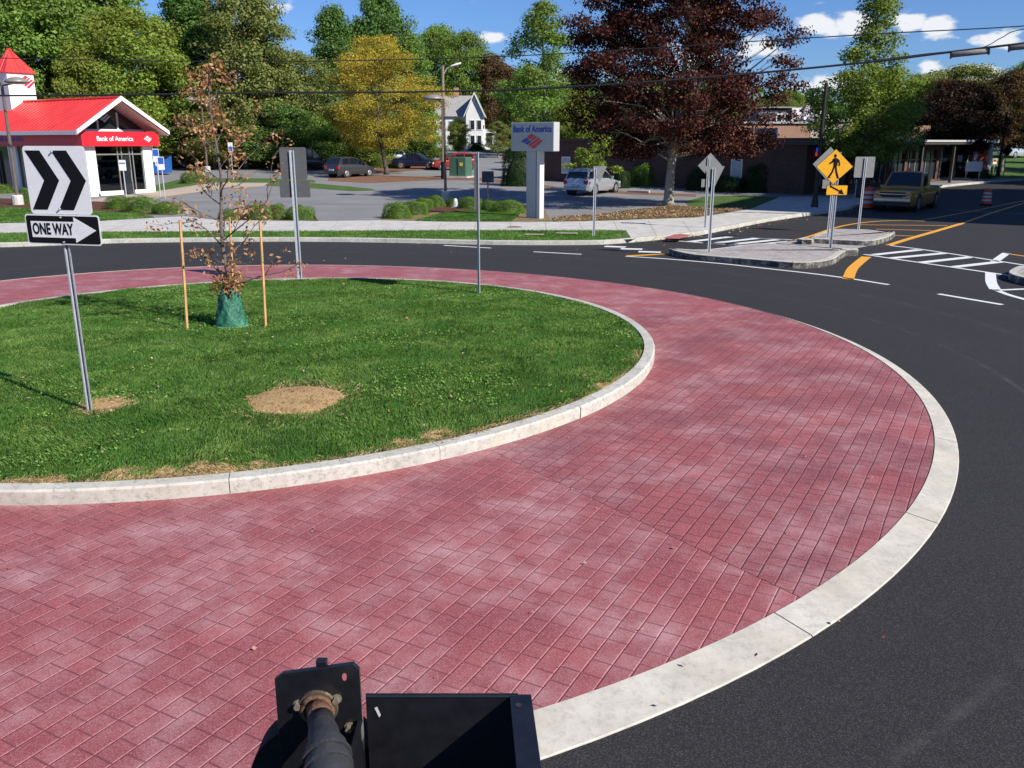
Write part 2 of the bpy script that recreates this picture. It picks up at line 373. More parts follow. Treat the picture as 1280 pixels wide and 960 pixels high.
# granite kerb along the far side of the road
def kerb_strip(name, line, w_, z0, z1, mat, seg=None, gap=.008, terrain=True, inward=1):
    mb = MB(); pts = [Vector((p[0], p[1])) for p in line]; nrm = []
    for i in range(len(pts)):
        d = (pts[min(i+1, len(pts)-1)]-pts[max(i-1, 0)]).normalized(); nrm.append(Vector((-d.y, d.x))*inward)
    for i in range(len(pts)-1):
        a, b = pts[i], pts[i+1]; a2, b2 = a+nrm[i]*w_, b+nrm[i+1]*w_; a, b = a-nrm[i]*.03, b-nrm[i+1]*.03
        if seg and i % seg == 0: d = (b-a).normalized()*gap; a = a+d; a2 = a2+d
        q = [(a, 0), (b, 0), (b2, 0), (a2, 0)]
        vs = [(p.x, p.y, terr(p.y)+z0) for p, _ in q]+[(p.x, p.y, terr(p.y)+z1) for p, _ in q]
        bev = .012
        mid = [(a-nrm[i]*0, z1-bev), (b, z1-bev)]
        mb.add(vs[:4]+[(a.x, a.y, terr(a.y)+z1-bev), (b.x, b.y, terr(b.y)+z1-bev), (a.x+nrm[i].x*bev, a.y+nrm[i].y*bev, terr(a.y)+z1), (b.x+nrm[i+1].x*bev, b.y+nrm[i+1].y*bev, terr(b.y)+z1), vs[6], vs[7]],
               [(0, 1, 5, 4), (4, 5, 7, 6), (6, 7, 8, 9), (3, 9, 8, 2), (0, 4, 6, 9, 3), (1, 2, 8, 7, 5)])
    return mb.build(name, mat)
def resample(line, step, closed=False):
    pts = [Vector((p[0], p[1])) for p in line]
    if closed: pts.append(pts[0])
    L_ = [0]
    for i in range(1, len(pts)): L_.append(L_[-1]+(pts[i]-pts[i-1]).length)
    n = max(2, int(L_[-1]/step)); s = np.linspace(0, L_[-1], n+1)
    return list(zip(np.interp(s, L_, [p.x for p in pts]), np.interp(s, L_, [p.y for p in pts])))
kl = resample(kx, .6)
tag(kerb_strip('kerb', kl, .16, -.15, .135, gran_m, seg=3), kind='structure')
def offset_line(line, d):
    pts = [Vector((p[0], p[1])) for p in line]; out = []
    for i, p in enumerate(pts):
        t = (pts[min(i+1, len(pts)-1)]-pts[max(i-1, 0)]).normalized(); out.append((p.x-t.y*d, p.y+t.x*d))
    return out
def tp(lst, off=.12): return [tuple(T(x, y, off))[:2] for x, y in lst]
# sidewalk and plaza
k_in = offset_line(kl, .155)
def part_between(line, xa, xb): return [p for p in line if xa <= p[0] <= xb]
vx = T(783, 299).x
low = tp([(783, 289), (770, 288.6), (560, 288.5), (387, 289.5), (125, 290.5), (0, 292)])+[(-30, 33.2), (-60, 30.5)]
ka = part_between(k_in, -60, vx-.05)
sheet('grass_verge', ka+[tuple(T(790, 299.5))[:2]]+low, .124, lawn_m)
VERGE = ka+low
up = [(-60, 33.5), (-30, 36.4)]+tp([(0, 279.5), (125, 276.5), (195, 272.5), (232, 270.5), (272, 275.5), (395, 276.5), (480, 275.5), (560, 277.5), (690, 277.5), (760, 276), (870, 272), (900, 268), (940, 261), (975, 246), (1005, 246), (1060, 243), (1120, 236)])
kb = [p for p in k_in if p[0] > vx+.3 and p[1] < T(1120, 240).y and p[0] < T(1130, 240).x]
sheet('sidewalk', up+kb[::-1]+[tuple(T(790, 299.5))[:2]]+low, .128, walk_m)
# walk joints (scored lines), landscaped beds
jm = M('joint_dirt', (.30, .28, .25), .9)
for i, px in enumerate(range(40, 960, 46)):
    a = T(px, 290 if px < 770 else 297); b = T(640+(px-640)*.935, 278.5 if px < 760 else 276)
    if px > 880: continue
    ribbon('walk_joint', [a, b], .02, .1305, jm)
sheet('tactile_pad', tp([(828, 298.2), (846, 292.4), (865, 294), (850, 299)]), .134, M('tactile_red', (.36, .12, .10), .8))
sheet('lawn', tp([(-160, 284), (0, 279), (125, 276.2), (193, 272), (170, 267), (120, 264), (60, 262), (0, 259), (-160, 262)]), .127, lawn_m)
sheet('mulch_bed', tp([(-160, 262), (0, 259), (60, 262), (120, 264.5), (170, 268), (215, 269), (230, 266.5), (222, 262), (190, 256), (120, 252), (60, 250), (0, 248), (-160, 250)]), .130, mulch_m)
sheet('bank_path', tp([(100, 252), (120, 249), (190, 240), (232, 234), (270, 228.5), (335, 229), (330, 233), (280, 236), (200, 247), (192, 252), (235, 261), (236, 269), (230, 266.5), (222, 262), (190, 256), (120, 252)]), .133, M('tan_concrete', (.44, .36, .27), .9, bmp=.2))
sheet('lawn', tp([(170, 238), (192, 232), (230, 223), (330, 223), (392, 225), (395, 228), (300, 228), (262, 228), (225, 234), (192, 240)]), .127, lawn_m)
sheet('lawn', tp([(318, 229), (392, 229), (465, 236), (470, 238), (440, 239), (385, 235), (330, 232)]), .128, lawn_m)
sheet('mulch_bed', tp([(268, 275.2), (276, 268), (392, 268), (398, 276)]), .130, mulch_m)
sheet('dry_lawn', tp([(476, 275.3), (490, 268), (525, 260), (556, 252.5), (640, 252), (680, 262), (690, 277.2), (560, 277.2)]), .126, dry_m)
sheet('lawn', tp([(520, 276.6), (560, 266), (600, 264), (650, 268), (640, 276.8), (560, 277)]), .1285, lawn_m)
sheet('mulch_bed', tp([(495, 269), (525, 260), (556, 252.5), (640, 252), (668, 262), (640, 264), (600, 263), (560, 264.5)]), .130, mulch_m)
sheet('dry_lawn', tp([(692, 277.2), (690, 273), (745, 269), (815, 261), (840, 258), (900, 262), (940, 260), (905, 266), (870, 271.7), (760, 275.7)]), .1305, dry_m)
sheet('lawn', tp([(905, 262), (940, 260), (972, 247), (930, 244), (878, 246), (855, 252), (862, 258)]), .129, lawn_m)
sheet('mulch_bed', tp([(462, 212), (480, 205), (560, 207), (553, 211), (520, 213), (470, 217)]), .129, litter_m)
sheet('mulch_bed', tp([(410, 223), (470, 219), (520, 220.5), (590, 221.5), (640, 226), (700, 234), (790, 240), (870, 243), (870, 246), (790, 243), (700, 237), (640, 229.5), (590, 225.5), (550, 225), (460, 229), (410, 226)]), .128, litter_m)
sheet('lawn', tp([(590, 190), (760, 194), (760, 189), (590, 186.5)]), .13, lawn_m)
sheet('lawn', [tuple(T(1150, 222))[:2], tuple(T(1290, 223))[:2], (95, 110), (95, 170), (40, 170), tuple(T(1150, 207))[:2]], .13, lawn_m)
sheet('woodland_floor', [(-140, 84), (-60, 84), (-22, 86)]+[tuple(T(440, 200))[:2], tuple(T(500, 196))[:2]]+[(-18, 150), (-140, 150)], .132, wood_m)
# parking stalls
for a, b in [((240, 242), (330, 246)), ((300, 236), (420, 240)), ((230, 250), (300, 254)), ((620, 236), (665, 231)), ((700, 232), (668, 236)), ((560, 233), (612, 229)), ((790, 243), (815, 237)), ((838, 243), (862, 238)), ((560, 240), (600, 233)), ((225, 238), (300, 238.5)), ((370, 240), (425, 241.5)), ((640, 247), (668, 240))]:
    ribbon('parking_line', [T(*a), T(*b)], .11, .128, M('worn_white_paint', (.42, .42, .40), .7, var=.3, sc_=30))
# ------------------------------------------------------------------ road markings
def mark(pts, w_, m=paint_w, sm=False, z=.004, name='road_marking'):
    g = [G(x, y) for x, y in pts]
    if sm: g = smooth_line(g, 6)
    ribbon(name, g, w_, z, m)
mark([(782, 320.5), (830, 323.5), (900, 329.5), (960, 336), (1010, 341.5), (1060, 348), (1111, 356)], .12, sm=True)
mark([(555, 306.8), (614, 310.2)], .12); mark([(667, 314.8), (727, 318)], .12)
for a, b in [((756, 308), (782, 309)), ((776, 311), (803, 311.6)), ((798, 314.6), (826, 315.4))]: mark([a, b], .34)
mark([(1173, 367.5), (1253, 381)], .14)
mark([(784, 320), (836, 317.4)], .22, paint_y)
mark([(1060, 349), (1065, 337), (1073, 329), (1083, 321)], .27, paint_y, True)
mark([(985, 302), (1012, 295.5), (1034, 288), (1058, 281.5), (1092, 277), (1130, 275.6), (1156, 276.6)], .14, paint_y, True)
mark([(1111, 306.6), (1135, 299), (1168, 289.5), (1202, 279.5)], .22, paint_y, True)
mark([(1202, 279.5), (1240, 266), (1290, 251)], .12, paint_y); mark([(1150, 275.8), (1205, 266), (1290, 249)], .1, paint_y)
for a, b in [((1075, 281), (1184, 282)), ((1095, 286.5), (1165, 288.3)), ((1112, 294), (1142, 295.3))]: mark([a, b], .13, paint_y)
# crosswalk right
mark([(1113, 307), (1150, 311.5), (1200, 319), (1290, 333)], .13); mark([(1080, 318), (1130, 325.5), (1200, 335.5), (1265, 345)], .13)
for a, b in [((1092, 318.6), (1150, 312.3)), ((1115, 322.7), (1180, 316.6)), ((1152, 328.2), (1214, 321.3)), ((1193, 333.8), (1250, 327.3))]: mark([a, b], .27)
mark([(1243, 327), (1258, 316.5)], .22); mark([(1258, 317), (1295, 322.5)], .12, paint_y)
mark([(1238, 341), (1239, 353), (1244, 362)], .24, z=.006, sm=True); mark([(1243, 363), (1290, 361)], .14); mark([(1244, 362), (1262, 369), (1295, 378)], .14, sm=True)
# crosswalk left
mark([(884, 294), (940, 297.3), (1003, 300.5)], .13); mark([(834, 300.3), (880, 303.8), (940, 307.5)], .13)
for a, b in [((862, 302.3), (913, 296)), ((890, 304.3), (946, 298)), ((910, 306), (972, 299.6)), ((934, 307.3), (997, 300.8))]: mark([a, b], .3)
mark([(1190, 263), (1290, 268)], .1, M('worn_white_paint'))
# paler tyre-dusted arcs on asphalt
# ------------------------------------------------------------------ splitter islands (granite kerb, paver top)
def mat_cobble():
    m, t, p = new_mat('grey_cobble'); g = t.nodes.new('ShaderNodeNewGeometry'); pos = g.outputs['Position']
    mp_ = t.nodes.new('ShaderNodeMapping'); mp_.inputs['Rotation'].default_value = (0, 0, R(-50)); t.links.new(pos, mp_.inputs[0])
    b = t.nodes.new('ShaderNodeTexBrick'); t.links.new(mp_.outputs[0], b.inputs['Vector']); b.inputs['Scale'].default_value = 1; b.inputs['Brick Width'].default_value = .22; b.inputs['Row Height'].default_value = .12
    b.inputs['Mortar Size'].default_value = .012; b.inputs['Color1'].default_value = (.42, .38, .35, 1); b.inputs['Color2'].default_value = (.31, .27, .26, 1); b.inputs['Mortar'].default_value = (.2, .18, .17, 1)
    c = mixc(t, rng(t, noise(t, 3, 4, .6, pos), .4, .7, 0, .5), b.outputs[0], (.50, .46, .42))
    t.links.new(c, p.inputs['Base Color']); p.inputs['Roughness'].default_value = .85; bump(t, p, b.outputs['Fac'], -.5, .01); return m
cob = mat_cobble()
def mat_dark_sides():
    m = gran_m.copy(); m.name = 'dark_sided_granite'; t = m.node_tree; p = t.nodes['Principled BSDF']; src = p.inputs['Base Color'].links[0].from_socket
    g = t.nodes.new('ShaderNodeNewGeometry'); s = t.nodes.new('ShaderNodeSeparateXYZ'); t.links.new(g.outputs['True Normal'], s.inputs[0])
    side = mth(t, 'LESS_THAN', mth(t, 'ABSOLUTE', s.outputs[2]), .4); nz_ = rng(t, noise(t, 5, 6, .75, g.outputs['Position']), .46, .66, .97, .25)  # vertical faces darkened in noisy blotches, tops unchanged
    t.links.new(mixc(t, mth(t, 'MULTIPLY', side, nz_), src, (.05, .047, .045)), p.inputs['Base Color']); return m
gran_r = mat_dark_sides()
def rough_kerb(name, poly, zt, w_=.15, step=.35):
    line = resample(poly, step, True); ctr = sum((Vector(p) for p in line), Vector((0, 0)))/len(line)
    area = sum(line[i][0]*line[(i+1) % len(line)][1]-line[(i+1) % len(line)][0]*line[i][1] for i in range(len(line)))
    o = kerb_strip(name, line, w_, -.1, zt, gran_m, seg=4, gap=.012, inward=1 if area > 0 else -1); return o, line, (1 if area > 0 else -1)
isl = [
 ([(838, 317.5), (860, 324), (900, 328), (950, 332), (992, 335.5), (1022, 334.5), (1040, 330.5), (1052, 322), (1063, 316.5), (1063, 312.5), (1020, 309), (967, 304.5), (940, 305), (880, 312)], .14),
 ([(1008, 299.5), (1003, 304), (1040, 305.5), (1082, 307.5), (1100, 304.5), (1113, 299.5), (1116, 295), (1108, 290.5), (1085, 287), (1045, 286.5), (1025, 292)], .14),
 ([(1266, 352), (1268, 343), (1285, 340), (1340, 345), (1400, 360), (1340, 366)], .14)]
BACK = {(0, j) for j in range(9, 14)}|{(1, j) for j in (0, 7, 8, 9, 10)}
for k, (pl, zt) in enumerate(isl):
    g = smooth_line([G(x, y, zt+.03 if (k, j) in BACK else 0) for j, (x, y) in enumerate(pl)], 4, True); g = [tuple(p) for p in g]
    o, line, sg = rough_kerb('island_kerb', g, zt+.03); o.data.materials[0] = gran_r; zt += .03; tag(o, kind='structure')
    sheet('traffic_island', offset_line(line, .14*sg), zt-.004, cob)
sheet('island_walkway', [tuple(G(x, y))[:2] for x, y in [(966, 304), (1020, 308.7), (1064, 312), (1085, 308), (1040, 305.6), (1002, 304), (1006, 300)]], .012, cob)
# ------------------------------------------------------------------ central island, apron, concrete ring
C0 = Vector((-4.1, 13.2))
def fourier(pix, z, kmax=2, wt=.5, rdef=9.9):
    th = []; rr = []; ww = []
    for x, y in pix:
        g = G(x, y, z); d = Vector((g.x, g.y))-C0; th.append(math.atan2(d.y, d.x)); rr.append(d.length); ww.append(1)
    for a in np.radians(np.arange(100, 262, 12)): th.append(a); rr.append(rdef); ww.append(wt)
    th = np.array(th); cols = [np.ones_like(th)]
    for k in range(1, kmax+1): cols += [np.cos(k*th), np.sin(k*th)]
    A_ = np.stack(cols, 1); ww = np.array(ww)
    s = np.linalg.lstsq(A_*ww[:, None], np.array(rr)*ww, rcond=None)[0]
    def f(a):
        v = s[0]
        for k in range(1, kmax+1): v = v+s[2*k-1]*np.cos(k*a)+s[2*k]*np.sin(k*a)
        return v
    return f
r_out = fourier([(690, 932), (800, 895), (920, 845), (1005, 800), (1100, 735), (1170, 670), (1205, 625), (1212, 590), (1200, 540), (1165, 490), (1120, 457), (1050, 428), (950, 393), (850, 366), (750, 349), (600, 340), (400, 334), (200, 336), (0, 346)], 0, 3)
r_in = fourier([(665, 885), (800, 827), (900, 777), (1000, 735), (1090, 680), (1150, 620), (1174, 560), (1162, 503), (1120, 466), (1050, 431), (950, 394.5), (850, 367), (750, 350), (600, 341), (400, 335), (200, 337), (0, 347)], .03, 3, rdef=9.6)
def ring_w(a):
    a = (np.asarray(a)+math.pi) % (2*math.pi)-math.pi; k = np.where(a < -2.2, np.clip(1-(-2.2-a)/.6, 0, 1), np.clip(1-(a+1.31)/1.92, 0, 1)); return .06+.31*k
r_in = lambda a: r_out(a)-ring_w(a)
r_kb = fourier([(0, 628), (12, 630), (150, 625), (290, 613), (420, 600), (540, 580), (640, 556), (708, 533), (770, 505), (805, 475), (815, 450), (805, 425), (780, 405), (740, 388), (690, 375)], .05, 2, rdef=6.5)
def cp(f, a, d=0): r = f(a)+d; return (C0.x+r*math.cos(a), C0.y+r*math.sin(a))
n = 240; TH = [2*math.pi*i/n for i in range(n)]
# concrete ring: cast sections with joints
mb = MB(); SEG = 2*math.pi/26; ph = math.atan2(G(985, 781).y-C0.y, G(985, 781).x-C0.x)
for s in range(26):
    a0 = ph+s*SEG+.0006; a1 = ph+(s+1)*SEG-.0006; m_ = 8
    for i in range(m_):
        b0 = a0+(a1-a0)*i/m_; b1 = a0+(a1-a0)*(i+1)/m_
        ring = []
        for b in (b0, b1):
            o0 = cp(r_out, b); o1 = cp(r_out, b, -.008); i0 = cp(r_in, b)
            ring.append([(o0[0], o0[1], -.05), (o0[0], o0[1], .005), (o1[0], o1[1], .011), (i0[0], i0[1], .040), (i0[0], i0[1], -.05)])
        v = ring[0]+ring[1]; fs = [(0, 1, 6, 5), (1, 2, 7, 6), (2, 3, 8, 7), (3, 4, 9, 8)]
        if i == 0: fs.append((4, 3, 2, 1, 0))
        if i == m_-1: fs.append((5, 6, 7, 8, 9))
        mb.add(v, fs)
tag(mb.build('concrete_ring', conc_m), kind='structure')
# apron in three stamped sections, split by form joints
aj = math.atan2(G(612, 568).y-C0.y, G(612, 568).x-C0.x), math.atan2(G(985, 745).y-C0.y, G(985, 745).x-C0.x)
aj = (aj[0], aj[1])
def apron(name, A0, A1, mat):                       # A0/A1: (angle at kerb, angle at ring)
    mb = MB(); nn = 90; nr = 8; vs = []
    for i in range(nn+1):
        t = i/nn
        ak = A0[0]+(A1[0]-A0[0])*t; ar = A0[1]+(A1[1]-A0[1])*t
        p0 = Vector(cp(r_kb, ak, -.08)); p1 = Vector(cp(r_in, ar, -.004))
        for j in range(nr+1):
            q = p0.lerp(p1, j/nr) if i in (0, nn) else None
            if q is None:
                a = ak+(ar-ak)*j/nr; rr = (r_kb(a)-.08)+((r_in(a)-.004)-(r_kb(a)-.08))*j/nr; q = Vector((C0.x+rr*math.cos(a), C0.y+rr*math.sin(a)))
            vs.append((q.x, q.y, .055-.023*j/nr))
    fs = [(i*(nr+1)+j, i*(nr+1)+j+1, (i+1)*(nr+1)+j+1, (i+1)*(nr+1)+j) for i in range(nn) for j in range(nr)]
    mb.add(vs, fs); return tag(mb.build(name, mat), kind='structure')
eps = .00035
aj2 = (R(22), R(22)); aj3 = (R(150), R(150))
def wr(a): return a
j1 = (aj[0], aj[1])
apron('paver_apron', (j1[0]+eps, j1[1]+eps), (aj2[0]-eps, aj2[1]-eps), pav_r)
apron('paver_apron', (aj2[0]+eps, aj2[1]+eps), (aj3[0]-eps, aj3[1]-eps), pav_r0)
apron('paver_apron', (aj3[0]+eps, aj3[1]+eps), (j1[0]+2*math.pi-eps, j1[1]+2*math.pi-eps), pav_l)
sheet('joint_base', [cp(r_in, a, -.01) for a in TH], .026, M('joint_dark', (.09, .025, .03), .9))
# inner granite kerb with blocks
kb_line = []
ph2 = math.atan2(G(290, 613).y-C0.y, G(290, 613).x-C0.x); dph = math.atan2(G(540, 580).y-C0.y, G(540, 580).x-C0.x)-ph2
nb = round(2*math.pi/dph); mb = MB(); KW = .17; KT = .20
for s in range(nb):
    a0 = ph2+s*2*math.pi/nb+.0007; a1 = ph2+(s+1)*2*math.pi/nb-.0007; m_ = 8; jj = random.Random(s).uniform(-.004, .004)
    for i in range(m_):
        ring = []
        for b in (a0+(a1-a0)*i/m_, a0+(a1-a0)*(i+1)/m_):
            o0 = cp(r_kb, b, jj); o1 = cp(r_kb, b, jj-.018); i1 = cp(r_kb, b, -KW+.01); i0 = cp(r_kb, b, -KW)
            ring.append([(o0[0], o0[1], .02), (o0[0], o0[1], KT-.02), (o1[0], o1[1], KT), (i1[0], i1[1], KT+.004), (i0[0], i0[1], .02)])
        v = ring[0]+ring[1]; fs = [(0, 1, 6, 5), (1, 2, 7, 6), (2, 3, 8, 7), (3, 4, 9, 8)]
        if i == 0: fs.append((4, 3, 2, 1, 0))
        if i == m_-1: fs.append((5, 6, 7, 8, 9))
        mb.add(v, fs)
tag(mb.build('island_kerb', gran_m), kind='structure')
def dome(x, y):
    d = Vector((x, y))-C0; r = d.length; rk = float(r_kb(math.atan2(d.y, d.x)))-KW
    q = min(1, r/rk); return .185+.12*(1-q**2.2)
def D(px, py):
    z = .2
    for _ in range(12): g = G(px, py, z); z = dome(g.x, g.y)
    return Vector((g.x, g.y, z))
mb = MB(); nr = 24; vs = [(C0.x, C0.y, dome(C0.x, C0.y)-.008)]
for j in range(1, nr+1):
    for i in range(n):
        a = TH[i]; rr = (float(r_kb(a))-KW+.01)*j/nr; x = C0.x+rr*math.cos(a); y = C0.y+rr*math.sin(a); vs.append((x, y, dome(x, y)-.008-(.06 if j == nr else 0)))
fs = [(0, 1+i, 1+(i+1) % n) for i in range(n)]+[(1+(j-1)*n+i, 1+j*n+i, 1+j*n+(i+1) % n, 1+(j-1)*n+(i+1) % n) for j in range(1, nr) for i in range(n)]
mb.add(vs, fs); tag(mb.build('island_lawn', soil_m, smooth=True), kind='structure')
# dry disc and bare patches
rs = np.random.RandomState(5)
DISC = D(371, 499); DR = .60
def patch(name, c, r, mat, wob=.15, lift=.012, n=40, seed=1, sx=1., ang=0.):
    r_ = random.Random(seed); ph_ = [r_.uniform(0, 6.3) for _ in range(4)]; vs = [(c.x, c.y, dome(c.x, c.y)+lift)]
    for j in (1, 2, 3):
        for i in range(n):
            a = 2*math.pi*i/n; q = r*j/3*(1+wob*(math.sin(2*a+ph_[0])*.5+math.sin(3*a+ph_[1])*.4+math.sin(7*a+ph_[2])*.25))
            ex = q*math.cos(a)*sx; ey = q*math.sin(a); x = c.x+ex*math.cos(ang)-ey*math.sin(ang); y = c.y+ex*math.sin(ang)+ey*math.cos(ang)
            v_ = Vector((x, y))-C0; lim = float(r_kb(math.atan2(v_.y, v_.x)))-KW-.004
            if v_.length > lim: v_ = v_.normalized()*lim; x, y = C0.x+v_.x, C0.y+v_.y
            vs.append((x, y, dome(x, y)+lift*(1 if j < 3 or v_.length > lim-.01 else -.6)))
    fs = [(0, 1+i, 1+(i+1) % n) for i in range(n)]+[(1+(j-1)*n+i, 1+j*n+i, 1+j*n+(i+1) % n, 1+(j-1)*n+(i+1) % n) for j in (1, 2) for i in range(n)]
    mb = MB(); mb.add(vs, fs); return tag(mb.build(name, mat, smooth=True), kind='structure')
patch('dry_disc', DISC, DR, sand_m, .03, .03, seed=3)
CH = D(112, 515)
bare = [(DISC, DR*.97)]
bp = D(130, 507); patch('bare_patch', bp, .24, sand_m, .35, .012, seed=4, ang=.4); bare.append((bp, .20))
for i, (px, py) in enumerate([(20, 603), (60, 601), (150, 594), (200, 590), (250, 583), (275, 588), (325, 580), (500, 553), (545, 545), (600, 540), (680, 520), (755, 482), (785, 450)]):
    d = D(px, py+2); patch('bare_patch', d, .11+.04*(i % 3), sand_m, .55, .006, seed=10+i, sx=1.5, ang=math.atan2(d.y-C0.y, d.x-C0.x)+math.pi/2); bare.append((d, .06+.03*(i % 3)))
# ------------------------------------------------------------------ grass blades
def mat_leaf(name, cols, trans=.35, patch_c=None, patch_s=.3, rough=.6, gloss=.010):
    m = bpy.data.materials.new(name); m.use_nodes = True; t = m.node_tree; t.nodes.clear()
    g = t.nodes.new('ShaderNodeNewGeometry')
    c = ramp(t, g.outputs['Random Per Island'], [(i/(len(cols)-1), k) for i, k in enumerate(cols)])
    if name == 'grass_blade': c = mixc(t, rng(t, noise(t, 3.5, 5, .7, g.outputs['Position']), .48, .62, 0, .7), c, (.04, .10, .018)); c = mixc(t, rng(t, noise(t, 2.3, 4, .6, g.outputs['Color'] if 0 else mth(t, 'ADD', 0, 0) if 0 else g.outputs['Position']), .36, .46, .5, 0), c, (.26, .36, .09))
    if patch_c: c = mixc(t, rng(t, noise(t, patch_s, 3, .5, g.outputs['Position']), .46, .62, 0, .85), c, patch_c)
    d = t.nodes.new('ShaderNodeBsdfDiffuse'); tr = t.nodes.new('ShaderNodeBsdfTranslucent'); gl = t.nodes.new('ShaderNodeBsdfGlossy'); gl.inputs['Roughness'].default_value = rough*.75
    gl.inputs['Color'].default_value = (.7, .75, .7, 1)
    t.links.new(c, d.inputs[0]); hc = mixc(t, .35, c, (.5, .6, .05), 'MULTIPLY'); hc = mixc(t, .6, c, mixc(t, 1, c, (1.5, 1.6, .7), 'MULTIPLY')); t.links.new(hc, tr.inputs[0])
    mx = t.nodes.new('ShaderNodeMixShader'); mx.inputs[0].default_value = trans; t.links.new(d.outputs[0], mx.inputs[1]); t.links.new(tr.outputs[0], mx.inputs[2])
    m2 = t.nodes.new('ShaderNodeMixShader'); m2.inputs[0].default_value = gloss; t.links.new(mx.outputs[0], m2.inputs[1]); t.links.new(gl.outputs[0], m2.inputs[2])
    o = t.nodes.new('ShaderNodeOutputMaterial'); t.links.new(m2.outputs[0], o.inputs[0]); return m
grass_m = mat_leaf('grass_blade', [(.05, .12, .018), (.085, .19, .028), (.125, .26, .045), (.18, .32, .07), (.32, .38, .15)], .3, (.09, .21, .04), 1.6)
clover_m = mat_leaf('clover_leaf', [(.13, .28, .05), (.22, .38, .08), (.30, .42, .12)], .35)
def vnoise(x, y, s, seed=0):                     # cheap smooth noise
    o = np.zeros_like(x); r_ = np.random.RandomState(seed)
    for k in range(7):
        a = r_.uniform(0, 6.28); f_ = s*r_.uniform(.6, 1.9); o += np.sin(f_*(x*math.cos(a)+y*math.sin(a))+r_.uniform(0, 6.28))
    return o/3.2
domev = np.vectorize(dome)
def blades(x, y, z, h, wd, seed, lean=.5):
    r_ = np.random.RandomState(seed); m_ = len(x); a = r_.uniform(0, 2*np.pi, m_)
    la = vnoise(x, y, 2.2, 77)*2.5+r_.normal(0, .9, m_); ln = h*(lean*np.abs(r_.normal(0, 1, m_))+.15)
    ux = np.cos(a)*wd/2; uy = np.sin(a)*wd/2
    V = np.zeros((m_, 4, 3)); V[:, 0] = np.stack([x-ux, y-uy, z-.01], 1); V[:, 1] = np.stack([x+ux, y+uy, z-.01], 1)
    V[:, 2] = np.stack([x+ux*.8+np.cos(la)*ln*.45, y+uy*.8+np.sin(la)*ln*.45, z+h*.62], 1); V[:, 3] = np.stack([x+np.cos(la)*ln, y+np.sin(la)*ln, z+h], 1)
    return V
def island_points(nn, seed, inner=.0):
    r_ = np.random.RandomState(seed); a = r_.uniform(0, 2*np.pi, nn); rk = r_kb(a)-KW-.01; q = np.sqrt(r_.uniform(0, 1, nn)); x = C0.x+rk*q*np.cos(a); y = C0.y+rk*q*np.sin(a)
    keep = (x > -.66*y-.5)
    edge = (1-q)*rk
    keep &= (edge > .02+.10*np.clip(vnoise(x, y, 5, 3)+.2, 0, 1)) | (r_.uniform(0, 1, nn) < .25)
    for c, rad in bare:
        d = np.hypot(x-c.x, y-c.y)+.05*vnoise(x, y, 14, 8); keep &= (d > rad) | (r_.uniform(0, 1, nn) < .04)
    x, y = x[keep], y[keep]; return x, y, .185+.12*(1-np.clip(q[keep], 0, 1)**2.2)
x, y, z = island_points(700000, 1)
near = np.clip((16-y)/8, 0, 1)
h = (.026+.018*np.random.RandomState(2).uniform(0, 1, len(x)))*(1+.45*vnoise(x, y, 4, 5))*(1+.0*near); h = np.clip(h, .015, .09)
wd = .0035+.0035*(1-near)+.002*np.random.RandomState(3).uniform(0, 1, len(x))
me = fast_mesh('grass', blades(x, y, z, h, wd, 4), 4); tag(link('grass', me, grass_m), 'short green mown grass on the central island', 'grass', kind='stuff')
# straw-coloured dead blades round the bare spots and along the near kerb
r_ = np.random.RandomState(31); X_ = []; Y__ = []
for c_, rad in bare:
    m_ = int(1500*rad/.12) if rad < .4 else 2200; a = r_.uniform(0, 6.283, m_); q = rad*(.75+np.abs(r_.normal(0, .45, m_))); X_.append(c_.x+q*np.cos(a)); Y__.append(c_.y+q*np.sin(a))
a = r_.uniform(-2.7, -.1, 9000); q = r_kb(a)-KW-.01-np.abs(r_.normal(0, .07, 9000)); X_.append(C0.x+q*np.cos(a)); Y__.append(C0.y+q*np.sin(a))
X_ = np.concatenate(X_); Y__ = np.concatenate(Y__); dd_ = np.hypot(X_-C0.x, Y__-C0.y); lim_ = r_kb(np.arctan2(Y__-C0.y, X_-C0.x))-KW; k = (dd_ < lim_) & (np.hypot(X_-DISC.x, Y__-DISC.y) > DR*.86); X_, Y__, dd_, lim_ = X_[k], Y__[k], dd_[k], lim_[k]
Zs = .185+.12*(1-np.clip(dd_/lim_, 0, 1)**2.2)
straw_m = mat_leaf('straw_blade', [(.34, .23, .11), (.48, .34, .17), (.58, .44, .24), (.20, .17, .07)], .2)
me = fast_mesh('dead_grass', blades(X_, Y__, Zs, r_.uniform(.012, .032, len(X_)), np.full(len(X_), .005), 33, 1.6), 4); tag(link('dead_grass', me, straw_m), 'dead straw coloured grass fringing the bare spots and near kerb', 'dry grass', kind='stuff')
